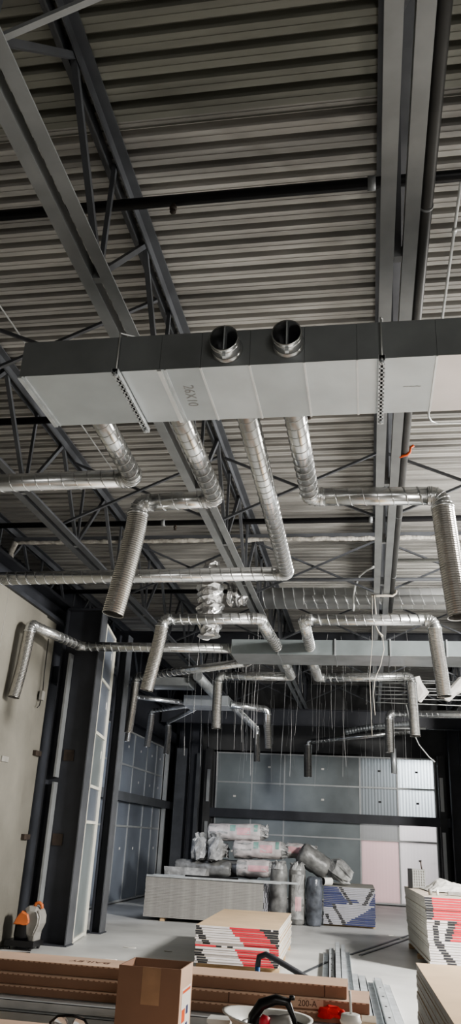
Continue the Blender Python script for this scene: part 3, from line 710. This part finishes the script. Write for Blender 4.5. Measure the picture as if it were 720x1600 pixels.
board_stack((.49, 5.2), math.radians(1.9), 1.25, 2.98, 22, .031, .065, 'tan', 'gypsumgrey', None, None,
            'grey edged drywall sheet in the nearest stack at bottom right', 'tan top sheet of the nearest drywall stack at bottom right', 'sheets in the nearest right drywall stack', seed=5, jit=.005)
dunnage((.49, 5.2), math.radians(1.9), 1.25, 2.98, .065, 'timber dunnage strip under the nearest right drywall stack')

# things lying on the tall right stack
t = thing('wire_spool', (.8, 15.9, 1.02), 'small boxy heater with a pale mesh front on the tall right stack', 'heater')
MB().box(.68, .75, 15.85, 16.1, 1.018, 1.335).build('side_case', M['blackp'], t)
MB().box(.75, .98, 15.88, 16.08, 1.018, 1.33).build('body', M['greyp'], t)
mb = MB()
for k in range(6): mb.box(.758 + k * .041, .772 + k * .041, 15.868, 15.878, 1.04, 1.32)
for k in range(7): mb.box(.755, .977, 15.866, 15.876, 1.04 + k * .045, 1.05 + k * .045)
mb.build('grille', M['conduit'], t)
MB().tube([(.93, 15.95, 1.33), (.91, 15.95, 1.46)], .012, 6).build('handle', M['rust'], t)
t['label'] = 'small box with a pale mesh front standing on the tall right stack'; t['category'] = 'box'; t.name = 'mesh_box'; OFF['mesh_box'] = OFF['wire_spool']
mb = MB(); n_ = 14; rnd = random.Random(8); b0 = len(mb.v)
for j in range(n_ + 1):
    for i in range(n_ + 1):
        u, v = i / n_, j / n_; e = min(u, 1 - u, v, 1 - v) * 4
        mb.v.append(Vector((.98 + 1.0 * u - .1 * v, 14.95 + .95 * v, 1.024 + min(1, e) * (.07 + .10 * math.exp(-((u - .28) ** 2 + (v - .6) ** 2) * 16) + rnd.uniform(0, .035)))))
for j in range(n_):
    for i in range(n_): a = b0 + j * (n_ + 1) + i; mb.face((a, a + 1, a + n_ + 2, a + n_ + 1))
mb.build('plastic_sheeting', M['paper'], label='crumpled white sheeting heaped on the tall right stack', cat='sheeting')
MB().box(1.22, 1.75, 14.22, 14.34, 1.02, 1.062).build('board_offcut', M['gypsumgrey'], label='grey offcut strip lying at the front of the tall right stack', cat='offcut')
MB().lathe((.93, 13.98, 1.018), [(.001, 0), (.03, 0), (.03, .085), (.02, .09), (.001, .09)], 14).build('small_tin', M['greyp'], label='small grey tin at the front corner of the tall right stack', cat='tin')
MB().lathe((1.04, 14.0, 1.018), [(.001, 0), (.022, 0), (.022, .075), (.001, .08)], 12).build('small_tin', M['paper'], label='small white tube next to the grey tin on the right stack', cat='tin')

# ------------------------------------------------------------ insulation rolls
def roll(label, p0, p1, r, m='wrapwhite', band=None, ruff=True, group=None, seed=0):
    p0 = Vector(p0); p1 = Vector(p1); d = (p1 - p0); L_ = d.length; d.normalize(); rnd = random.Random(seed)
    t = thing('insulation_roll', tuple((p0 + p1) / 2 - Vector((0, 0, r if abs(d.z) < .5 else L_ / 2))), label, 'insulation roll', group)
    n = 26; prof = [(r * .35, 0), (r * .8, .0), (r * .97, .04)] + [(r * (1 + rnd.uniform(-.02, .02)), .04 + (L_ - .08) * k / 9) for k in range(1, 9)] + [(r * .97, L_ - .04), (r * .8, L_), (r * .35, L_)]
    mb = MB().lathe(p0, prof, n, d, caps=True); rj = random.Random(seed + 50); mb.v = [v + Vector((rj.uniform(-.012, .012), rj.uniform(-.012, .012), rj.uniform(-.012, .012))) for v in mb.v]
    mb.build('roll_body', M[m], t)
    if band:
        for (f0, f1, mm, arc0, arc1) in band:
            mb = MB(); u = Vector((0, 0, 1)) if abs(d.z) < .9 else Vector((0, -1, 0)); a = d.cross(u).normalized(); b = u - d * u.dot(d); b.normalize()
            K = 8; b0 = len(mb.v)
            for s_ in (f0, f1):
                for k in range(K + 1):
                    q = arc0 + (arc1 - arc0) * k / K
                    mb.v.append(p0 + d * (L_ * s_) + (a * math.cos(q) + b * math.sin(q)) * (r * 1.035))
            for k in range(K): mb.face((b0 + k, b0 + k + 1, b0 + K + 2 + k, b0 + K + 1 + k), True)
            mb.build('printed_label', M[mm], t)
    if ruff:
        mb = MB(); n = 22; e = p1; R1 = [[], [], []]
        u = Vector((0, 0, 1)) if abs(d.z) < .9 else Vector((1, 0, 0)); a = d.cross(u).normalized(); b = d.cross(a)
        for k in range(n):
            q = 2 * PI * k / n; dd = a * math.cos(q) + b * math.sin(q)
            R1[0].append(e - d * .03 + dd * r * .98); R1[1].append(e + d * (.05 + rnd.uniform(0, .04)) + dd * r * rnd.uniform(.6, .85)); R1[2].append(e + d * (.09 + rnd.uniform(0, .07)) + dd * r * rnd.uniform(.5, 1.05))
        mb.rings(R1, n, caps=False, smooth=False).build('gathered_end', M['plastic'], t)
    return t
A = (PI * .5, PI * 1.05)
def front(s=.0): return (-PI * .25, PI * .45)
BND = [(.02, .38, 'plastic', -PI, PI), (.42, .52, 'green', .15, 1.0), (.55, .80, 'pink', -.3, .55), (.86, .93, 'green', .1, 1.1)]
yy = 20.4
roll('topmost white printed insulation roll on the pile', (-3.92, yy + .15, 1.80), (-2.58, yy + .15, 1.84), .195, band=BND, seed=1)
roll('printed insulation roll right beneath the topmost one', (-3.25, yy, 1.44), (-2.05, yy + .02, 1.47), .20, band=BND, seed=2)
roll('pink and white insulation roll end jutting right of the pile', (-2.03, yy + .3, 1.47), (-1.40, yy + .3, 1.47), .17, 'wrapwhite', band=[(.05, .9, 'pink', -.3, .6)], seed=3)
roll('lowest visible printed insulation roll above the grey sheets', (-3.1, yy - .25, 1.04), (-2.3, yy - .25, 1.05), .185, band=[(.0, .3, 'plastic', -PI, PI), (.35, .95, 'pink', -.3, .4)], seed=4)
roll('grey wrapped insulation roll behind left of the pile', (-4.2, yy + .1, 1.40), (-3.52, yy + .1, 1.40), .18, 'wool', seed=5)
roll('grey insulation roll low at the left of the pile', (-4.6, yy - .3, 1.0), (-3.25, yy - .3, 1.0), .17, 'wool', seed=6, ruff=False)
for k, (z, y) in enumerate(((.2, 20.2), (.2, 20.62), (.6, 20.25), (.6, 20.68), (1.0, 20.62))):
    roll('grey wrapped insulation roll at the bottom of the pile behind the sheets', (-4.3, y, z), (-2.65, y, z), .19, 'wool', seed=10 + k, ruff=False, group='lower insulation rolls')
for k, (x, y) in enumerate(((-4.02, 19.95), (-3.62, 19.9))):
    mb = MB(); rnd = random.Random(20 + k)
    mb.lathe((x, y, 1.18), [(.05, 0), (.16, .02), (.18, .15), (.15, .3), (.17, .42), (.08, .5), (.14, .58)], 14, smooth=False).jitter(.035, 20 + k)
    mb.build('plastic_bag', M['plastic'], label='crumpled clear grey bag on the left of the roll pile, %s one' % ('left' if k == 0 else 'right'), cat='bag')
roll('upright grey insulation pack, left of the two beside the long stack', (-2.0, 19.12, .0), (-2.0, 19.12, 1.13), .19, 'wool', seed=31)
roll('upright insulation pack with pink print, right of the two beside the long stack', (-1.61, 19.35, .0), (-1.61, 19.35, 1.12), .185, 'wool', band=[(.1, .9, 'plastic', .6, 2.2), (.25, .5, 'pink', 1.0, 1.7)], seed=32)
roll('upright dark bag of insulation standing left of the navy stack', (-1.235, 19.3, .0), (-1.225, 19.32, .97), .175, 'bluewrap', seed=33, ruff=False)
roll('large grey insulation roll tilted on top of the navy stack', (-1.62, 20.2, 1.46), (-.98, 20.35, 1.10), .25, 'wool', seed=34, ruff=False)
mb = MB(); mb.tube([(-.86, 20.4, 1.12), (-.80, 20.3, 1.12), (-.7, 20.15, 1.10), (-.55, 20.1, 1.02), (-.42, 20.1, .96)], [.20, .24, .22, .18, .13], 16, smooth=False).jitter(.04, 6)
mb.build('plastic_bag', M['plastic'], label='crumpled clear plastic tail bunched on top of the navy stack', cat='bag')
t = thing('tube_core', (-.97, 19.62, .8), 'small white tube with a dark hollow end on the navy stack', 'tube')
MB().tube([(-1.05, 19.6, .885), (-.88, 19.75, .885)], .082, 18, caps=False).build('tube_wall', M['paper'], t)
MB().lathe((-1.045, 19.605, .885), [(.001, 0), (.076, 0)], 18, (.17, .15, 0)).build('hollow', M['blackp'], t)  # black disc paints the shade inside the tube
MB().box(-4.55, -3.6, 18.75, 19.2, .868, 1.03).jitter(.02, 2).build('wrapped_pack', M['plastic'], label='flat grey wrapped pack on the long back left stack', cat='pack')
# steel studs lying on the long grey stack
for k, (x0, x1, y, h, m_) in enumerate(((-4.75, -1.85, 18.06, .035, 'zinc'), (-4.5, -1.5, 18.22, .04, 'zinc'), (-3.9, -2.75, 18.03, .03, 'black'), (-4.7, -1.7, 18.4, .035, 'zinc'))):
    if k == 2: mb = MB().box(x0, x1, y, y + .03, .8825, .915)
    else: mb = MB().box(x0, x1, y, y + .12, .842, .845).box(x0, x1, y, y + .002, .842, .842 + h).box(x0, x1, y + .118, y + .12, .842, .842 + h)
    if k == 0: mb.box(x0, x1, y - .03, y, .842, .882)
    mb.build('steel_track', M[m_], label='long steel track on the back left stack, ' + ('front', 'second from front', 'short black one', 'rear')[k] + ' one' if k != 2 else 'short black bar along the front edge of the back left stack', cat='track')

# ------------------------------------------------------------ floor studs
def stud(p0, p1, w, h, label, m='zinc', z=0.0, group=None, cup=True, holes=False):
    p0 = Vector((*p0, z)); p1 = Vector((*p1, z)); d = (p1 - p0); L_ = d.length; a = math.atan2(d.y, d.x) - PI / 2
    T = Matrix.Translation(p0) @ Matrix.Rotation(a, 4, 'Z'); mb = MB()
    mb.box(-w / 2, w / 2, 0, L_, 0 if not cup else h - .003, .003 if not cup else h, T).box(-w / 2, -w / 2 + .003, 0, L_, 0, h, T).box(w / 2 - .003, w / 2, 0, L_, 0, h, T)
    o = mb.build('steel_stud', M[m], label=label, cat='stud', group=group)
    hh = MB(); q = .4
    while q < L_ - .2 and holes:
        hh.box(-.012, .012, q, q + .06, h, h + .0008, T); q += .6
    if holes: hh.build('punched_holes', M['blackp'], o)
    return o
for k in range(5):
    xo = k * .083
    stud((-.50 + xo, (9.6, 9.6, 9.5, 9.3, 9.0)[k]), (-.74 + xo, (14.8, 14.9, 15.3, 15.6, 15.2)[k]), .072, (.06, .08, .13, .07, .05)[k], 'long galvanised stud on the floor, %s of the bundle behind the cartons' % ('leftmost', 'second from the left', 'middle and tallest', 'second from the right', 'rightmost')[k], cup=k in (1, 2, 3), holes=k == 1)
for k in range(5):
    xo = k * .103
    stud((-.10 + xo, 8.5 - .03 * k), (-.24 + xo, 12.6 - .2 * k), .09, (.04, .05, .06, .09, .05)[k], 'galvanised stud in the short floor bundle near the right stack, %s' % ('leftmost', 'second from left', 'middle', 'raised fourth', 'rightmost')[k], cup=k != 2, holes=k == 3)
for k, (a, b) in enumerate((((-.95, 12.5), (-.68, 13.8)), ((-.34, 14.9), (.80, 18.8)), ((-.18, 14.9), (.92, 18.6)))):
    stud(a, b, .05, .012, 'loose thin steel strip lying on the floor, %s' % ('nearest short one', 'left of the long pair', 'right of the long pair')[k], 'steel', cup=True)
# litter on the floor
for k, (x, y, w) in enumerate(((-3.75, 12.3, .16), (-3.9, 13.7, .20), (-3.2, 13.6, .12), (.35, 18.4, .1), (.55, 17.9, .08))):
    MB().box(x, x + w, y, y + .05, 0, .012).jitter(.008, k).build('paper_scrap', M['paper'] if k != 2 else M['greyp'], label='small scrap on the bare floor, %s' % ('near the left column base', 'white strip left of the middle stack', 'dark crumb behind the white strip', 'speck before the navy stack', 'speck right of the navy stack')[k], cat='scrap')

# ------------------------------------------------------------ vacuum at the left wall
t = thing('shop_vacuum', (-5.12, 12.75, 0), 'orange and grey wet and dry vacuum with black tank by the concrete wall', 'vacuum')
vx, vy = -5.14, 12.72
MB().box(vx - .26, vx + .2, vy - .2, vy + .2, .05, .13).build('base', M['blackp'], t)
for a in ((-.2, -.16), (.14, -.16), (-.2, .16), (.14, .16)):
    MB().lathe((vx + a[0] - .015, vy + a[1], .03), [(.001, 0), (.03, 0), (.03, .03), (.001, .03)], 12, (1, 0, 0)).build('caster', M['blackp'], t)
MB().lathe((vx - .02, vy, .13), [(.001, 0), (.16, 0), (.175, .05), (.17, .2), (.16, .22)], 22).build('tank', M['blackp'], t)
U = .00172
def vp(pts, ya_, yb_, sh=.7):
    mb = MB(); cx_ = sum(p[0] for p in pts) / len(pts); cz_ = sum(p[1] for p in pts) / len(pts); R_ = []
    for (yy_, s_) in ((ya_, sh), (ya_ + .04, 1), (yb_ - .04, 1), (yb_, sh)):
        R_.append([Vector((vx + ((cx_ + (p[0] - cx_) * s_) - 300) * U, yy_, (540 - (cz_ + (p[1] - cz_) * s_)) * U)) for p in pts])
    return mb.rings(R_, len(pts), caps=True, smooth=False)
vp([(300, 330), (285, 215), (320, 192), (385, 200), (415, 230), (433, 270), (435, 330), (405, 400), (400, 465), (360, 470), (320, 450)], vy - .16, vy + .16).build('motor_head', M['greyp'], t)
vp([(195, 345), (215, 300), (240, 258), (265, 235), (330, 255), (350, 300), (350, 325), (330, 345), (300, 352), (260, 345)], vy - .19, vy + .14, .8).build('orange_cover', M['vacorange'], t)
MB().tube([(vx + .09, vy - .05, .58), (vx + .11, vy - .05, .63), (vx + .16, vy - .05, .64), (vx + .20, vy - .05, .61), (vx + .21, vy - .05, .56)], .026, 10).build('handle', M['vacorange'], t)
MB().tube([(vx + .20, vy - .18, .54), (vx + .25, vy - .19, .46), (vx + .24, vy - .19, .34), (vx + .19, vy - .19, .22), (vx + .18, vy - .19, .14)], .018, 10).build('hose', M['greyp'], t)
MB().tube([(vx - .25, vy - .2, .02), (vx - .4, vy - .4, .012), (vx - .1, vy - .55, .012), (vx + .25, vy - .4, .012)], .01, 6).build('power_cord', M['blackp'], t)

# ------------------------------------------------------------ foreground pile
# workbench whose far edge shows at the bottom of the picture
t = thing('workbench', (-.7, 3.3, 0), 'plywood workbench top in the near foreground under the hard hat', 'workbench')
MB().box(-2.4, .35, 2.55, 3.745, .90, .930).build('tabletop', M['cardtop'], t)
for x in (-2.3, .25):
    for y in (2.65, 3.68): MB().box(x - .035, x + .035, y - .035, y + .035, 0, .90).build('leg', M['wood'], t)
MB().box(-2.26, .21, 2.63, 2.67, .82, .899).box(-2.26, .21, 3.66, 3.70, .82, .899).build('apron', M['wood'], t)
# trestles carrying the long cartons
for x, s in ((-2.0, 'left'), (-.35, 'right')):
    t = thing('trestle', (x, 4.55, 0), 'timber trestle under the %s end of the long carton pile' % s, 'trestle')
    MB().box(x - .045, x + .045, 4.2, 5.1, .70, .80).build('top_rail', M['wood'], t)
    for yy2 in (4.3, 5.0):
        for sx in (-1, 1): MB().bar((x + sx * .22, yy2, 0), (x + sx * .03, yy2, .72), .06, .04).build('leg', M['wood'], t)
def longcarton(x0, x1, y0, y1, z0, z1, label, extra=None):
    t = thing('long_carton', ((x0 + x1) / 2, (y0 + y1) / 2, z0), label, 'carton')
    e = .002
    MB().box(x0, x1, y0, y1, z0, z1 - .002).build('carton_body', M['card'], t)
    MB().box(x0, x1, y0 - .001, y1, z1 - .002, z1).build('top_flap', M['cardtop'], t)  # carton top in the paler lit tone
    mb = MB(); x = x0
    while x < x1 - .03: mb.box(x, x + .018, y0 - .003, y0, z1 - .006, z1 - .001); x += .03
    mb.build('perforated_edge', M['cardtop'], t)
    return t
SA = longcarton(-2.9, -.127, 4.60, 4.86, .978, 1.033, 'topmost long cardboard carton with faint upside down lettering')
text('BAILEY', .075, axes((-1.52, 4.72, 1.0332), (-1, 0, 0), (0, -1, 0)), M['ink'], SA)
text('\u267A', .07, axes((-1.18, 4.72, 1.0332), (-1, 0, 0), (0, -1, 0)), M['ink'], SA, 'mark')
MB().box(-.24, -.235, 4.598, 4.5995, .98, 1.03).build('fold_line', M['ink'], SA)
SB = longcarton(-2.9, -.015, 4.55, 4.90, .928, .976, 'second long carton printed with 200-A near its right end')
MB().box(-.40, -.24, 4.5475, 4.5495, .934, .972).build('print_patch', M['cardtop'], SB)
text('200-A', .038, axes((-.32, 4.547, .953), (1, 0, 0), (0, 0, 1)), M['ink'], SB)
MB().box(-.72, -.715, 4.5475, 4.5495, .93, .974).build('fold_line', M['ink'], SB)
SC = longcarton(-2.9, -.02, 4.52, 4.90, .886, .926, 'third long carton at the bottom of the carton pile')
for k, (y, z0_, z1_, x1_) in enumerate(((4.40, .845, .884, -.14), (4.35, .803, .843, -.2))):
    for ofs, w_ in ((0, .095), (.1, .095)):
        x0_ = -2.9
        mb = MB().box(x0_, x1_, y + ofs, y + ofs + .003, z0_, z1_).box(x0_, x1_, y + ofs, y + ofs + w_, z1_ - .003, z1_).box(x0_, x1_, y + ofs + w_ - .003, y + ofs + w_, z0_, z1_)
        mb.build('steel_stud', M['zinc'] if k == 0 else M['galvfar'], label='galvanised stud under the carton pile, %s layer %s' % (('upper', 'lower')[k], 'front' if ofs == 0 else 'rear'), cat='stud')

# open cardboard box
t = thing('open_carton', (-.95, 3.6, .976), 'open topped cardboard box with a printed white label on its right side', 'box')
bx0, bx1, by0, by1, bz0, bz1, th = -1.005, -.748, 3.50, 3.735, .931, 1.204, .005
MB().box(bx0, bx1, by0, by0 + th, bz0, bz1).build('front_wall', M['card'], t)
MB().box(bx0, bx1, by1 - th, by1, bz0, bz1).build('rear_wall', M['card'], t)
MB().box(bx0, bx0 + th, by0 + th, by1 - th, bz0, bz1).build('side_wall', M['card'], t)
sw = MB().box(bx1 - th, bx1, by0 + th, by1 - th, bz0, bz1).build('side_wall', M['cardtop'], t)  # right wall in the paler lit tone
MB().box(bx0 + th, bx1 - th, by0 + th, by1 - th, bz0, bz0 + .004).build('bottom', M['card'], t)
MB().box(bx0 + .10, bx0 + .175, by0 - .0012, by0 - .0002, bz1 - .13, bz1).build('tape_strip', mat('brown_tape', (.47, .30, .19), .3), t)
lb = MB().box(bx1 + .0002, bx1 + .0012, by0 + .04, by1 - .03, bz0 + .0, bz1 - .075).build('printed_label', M['paper'], t)
MB().box(bx1 + .0013, bx1 + .002, by0 + .05, by0 + .11, bz0 + .08, bz0 + .125).build('orange_print', M['orange'], lb)
MB().box(bx1 + .0013, bx1 + .002, by0 + .05, by1 - .04, bz1 - .092, bz1 - .082).build('orange_print', M['orange'], lb)
MB().box(bx1 + .0013, bx1 + .002, by0 + .05, by0 + .1, bz0 + .02, bz0 + .05).build('orange_print', M['orange'], lb)
MB().box(bx1 + .0013, bx1 + .002, by0 + .13, by0 + .165, bz0 + .10, bz0 + .13).build('blue_print', M['t_blue'], lb)
MB().box(bx1 + .0013, bx1 + .002, by0 + .13, by0 + .165, bz0 + .03, bz0 + .07).build('blue_print', M['t_blue'], lb)

# hard hat lying upside down with its suspension showing
t = thing('hard_hat', (-.35, 3.2, .976), 'white hard hat lying upside down with black headband and red pad', 'hard hat')
hc = Vector((-.345, 3.2, 0)); mb = MB(); n = 40; R_ = []
prof = [(.02, .932), (.06, .940), (.095, .972), (.115, 1.025), (.124, 1.08), (.127, 1.115), (.140, 1.120), (.141, 1.124), (.126, 1.122), (.121, 1.08), (.11, 1.025), (.09, .98), (.05, .948), (.01, .94)]
for (r, z) in prof:
    ring = []
    for k in range(n):
        q = 2 * PI * k / n; rx = r * 1.0; ry = r * 1.12
        ex = 0
        if 1.11 < z: ex = .045 * max(0, math.cos(q - math.radians(168))) ** 4     # peak to the left
        ring.append(hc + Vector(((rx + ex) * math.cos(q), (ry + ex) * math.sin(q), z + (.012 * max(0, math.cos(q - math.radians(168))) ** 3 if z > 1.11 else 0))))
    R_.append(ring)
mb.rings(R_, n, caps=True).build('shell', M['white'], t)
mb = MB()
for (rr_, za, zb) in ((.112, 1.075, 1.105),):
    mb.lathe((hc.x, hc.y, 0), [(rr_, za), (rr_, zb), (rr_ - .006, zb), (rr_ - .006, za)], 32)
mb.build('headband', M['blackp'], t)
MB().tube([(hc.x - .075, 3.16, 1.075), (hc.x - .064, 3.15, 1.13), (hc.x - .035, 3.145, 1.17), (hc.x + .015, 3.145, 1.188), (hc.x + .055, 3.15, 1.182), (hc.x + .080, 3.155, 1.13), (hc.x + .09, 3.16, 1.07)], [.015, .018, .019, .017, .014, .008, .006], 10).build('neck_strap', M['blackp'], t)
MB().tube([(hc.x - .03, 3.13, 1.09), (hc.x - .02, 3.12, 1.125), (hc.x - .015, 3.125, 1.14)], [.012, .02, .015], 10).build('red_pad', M['t_red'], t)
MB().tube([(hc.x + .0, 3.15, 1.07), (hc.x + .01, 3.14, 1.12), (hc.x + .05, 3.14, 1.125), (hc.x + .075, 3.15, 1.07)], [.02, .028, .028, .02], 12).build('grey_pad', M['greyp'], t)
MB().lathe((hc.x + .070, 3.15, 1.19), [(.001, 0), (.010, 0), (.010, .012), (.001, .014)], 12).build('ratchet_knob', M['blackp'], t)

# cup with lid and straw
t = thing('paper_cup', (-.08, 3.2, .976), 'white paper cup with lid and straw beside the hard hat', 'cup')
MB().lathe((-.075, 3.2, .931), [(.001, 0), (.026, 0), (.034, .20), (.001, .201)], 24).build('cup_body', M['white'], t)
MB().lathe((-.075, 3.2, .976), [(.035, .152), (.038, .158), (.035, .163), (.032, .178), (.027, .180), (.001, .180)], 24).build('lid', M['white'], t)
MB().tube([(-.073, 3.2, 1.15), (-.078, 3.2, 1.225)], .0045, 10).build('straw', M['white'], t)
MB().box(-.04, .012, 3.3, 3.42, .931, 1.118).build('wood_block', mat('pale_pine', (.66, .56, .44), .7), label='pale timber block end beside the paper cup', cat='block')
# white beaker shaped container
t = thing('white_container', (-.54, 3.3, .976), 'small white square container left of the hard hat', 'container')
MB().box(-.588, -.512, 3.27, 3.34, .931, 1.078).build('container_body', M['paper'], t)
MB().box(-.592, -.508, 3.266, 3.344, 1.078, 1.09).build('lid', M['white'], t)
# safety goggles
t = thing('safety_goggles', (-1.2, 3.62, .931), 'clear safety goggles with dark frame at bottom left', 'goggles')
MB().tube([(-1.30, 3.62, .936), (-1.305, 3.60, .965), (-1.27, 3.59, .992), (-1.21, 3.59, .998), (-1.16, 3.60, .985), (-1.135, 3.63, .942)], .005, 8).build('upper_frame', M['blackp'], t)
MB().lathe((-1.258, 3.60, .965), [(.001, -.006), (.026, -.004), (.033, .0), (.026, .004), (.001, .006)], 20, (.1, 1, .25)).build('lens', M['clear'], t)
MB().lathe((-1.178, 3.605, .965), [(.001, -.006), (.026, -.004), (.032, .0), (.026, .004), (.001, .006)], 20, (-.1, 1, .25)).build('lens', M['clear'], t)
MB().tube([(-1.30, 3.62, .938), (-1.29, 3.68, .936), (-1.27, 3.72, .936)], .004, 6).tube([(-1.135, 3.63, .942), (-1.15, 3.69, .936), (-1.16, 3.72, .936)], .004, 6).build('temple_arm', M['blackp'], t)
MB().box(-1.085, -1.05, 3.64, 3.68, .931, .95).jitter(.006, 3).build('paper_scrap', M['paper'], label='tiny white crumpled paper by the open box', cat='scrap')
# red gloves on the stud ledge
mb = MB().tube([(-.255, 4.47, .925), (-.235, 4.46, .938), (-.205, 4.45, .945), (-.175, 4.45, .945), (-.145, 4.45, .935), (-.12, 4.46, .92)], [.012, .024, .028, .024, .022, .010], 12, smooth=False).jitter(.007, 4)
mb.tube([(-.15, 4.43, .95), (-.12, 4.41, .92), (-.11, 4.40, .895)], [.018, .014, .008], 8)
mb.build('red_glove', M['red'], label='crumpled bright red glove lying against the 200-A carton', cat='glove')
# blue tubular cart handle behind the cartons
t = thing('cart_handle', (-.75, 6.8, 0), 'blue and black tubular cart handle poking up behind the cartons', 'cart')
MB().tube([(-.86, 6.8, .0), (-.86, 6.8, .80)], .02, 10).build('upright', M['blue'], t)
MB().tube([(-.86, 6.8, .80), (-.85, 6.8, .865), (-.80, 6.8, .885), (-.74, 6.8, .865), (-.48, 6.85, .74), (-.1, 6.9, .55)], .022, 10).build('handle_bar', M['darksteel'], t)
MB().tube([(-.1, 6.9, .55), (-.1, 6.9, .02)], .02, 10).build('upright', M['blue'], t)

# ------------------------------------------------------------ lights
def area(name, loc, target, size, size_y, power, col=(1, 1, 1)):
    l = bpy.data.lights.new(name, 'AREA'); l.shape = 'RECTANGLE'; l.size = size; l.size_y = size_y; l.energy = power; l.color = col
    o = bpy.data.objects.new(name, l); C.objects.link(o); o.location = loc
    o.rotation_euler = (Vector(target) - Vector(loc)).to_track_quat('-Z', 'Y').to_euler(); return o
area('flood_right', (6.0, 9.5, 5.2), (-1.2, 14.0, 0), 1.4, 1.1, 1700, (1, .975, .93))
area('fill_near', (5.2, 5.2, 3.4), (-.6, 4.0, 1.0), 1.6, 1.2, 150, (1, .95, .88))  # added fill lighting the foreground tops and right sides
area('fill_behind', (2.5, -4.5, 3.2), (-.5, 8, 3.5), 3, 2, 120, (1, .97, .93))
area('fill_right', (8.8, 17, 2.2), (0, 18, 1.0), 6, 3.2, 170, (.95, .98, 1))  # added soft fill from the right; no door stands there
area('daylight_behind_sheets', (1.9, 28.6, 4.6), (1.3, 27.0, 3.2), 1.6, 1.0, 1100, (.95, .98, 1))
area('daylight_low', (1.0, 29.4, 1.6), (.9, 27.0, 1.5), 2.2, 3.0, 260, (1, .98, .97))
area('cool_fill_back_left', (-3.9, 17.6, 3.0), (-6.4, 23, 2.5), 1.0, 1.0, 40, (.80, .86, 1))  # added weak cool fill in place of the bluish veil at left
w = bpy.data.worlds.new('World'); bpy.context.scene.world = w; w.use_nodes = True
bg = w.node_tree.nodes['Background']; bg.inputs[0].default_value = (.75, .8, .9, 1); bg.inputs[1].default_value = .6

# ------------------------------------------------------------ camera
yaw, pitch, roll_ = .18230357, .39429769, -.05190888
cy, sy, cp, sp = math.cos(yaw), math.sin(yaw), math.cos(pitch), math.sin(pitch)
f = Vector((-sy * cp, cy * cp, sp)); r = Vector((cy, sy, 0)); d = f.cross(r)
c_, s_ = math.cos(roll_), math.sin(roll_)
r2 = c_ * r + s_ * d; d2 = -s_ * r + c_ * d
cam = bpy.data.cameras.new('camera'); co = bpy.data.objects.new('camera', cam); C.objects.link(co)
Mx = Matrix((r2, -d2, -f)).transposed().to_4x4(); Mx.translation = Vector((0, 0, 1.7)); co.matrix_world = Mx
cam.sensor_fit = 'VERTICAL'; cam.sensor_height = 36; cam.lens = 1220.2 / 1600 * 36; cam.clip_start = .05; cam.clip_end = 200
bpy.context.scene.camera = co
bpy.context.scene.view_settings.view_transform = 'AgX'
bpy.context.scene.view_settings.look = 'AgX - Medium High Contrast'
bpy.context.scene.view_settings.exposure = 0.3
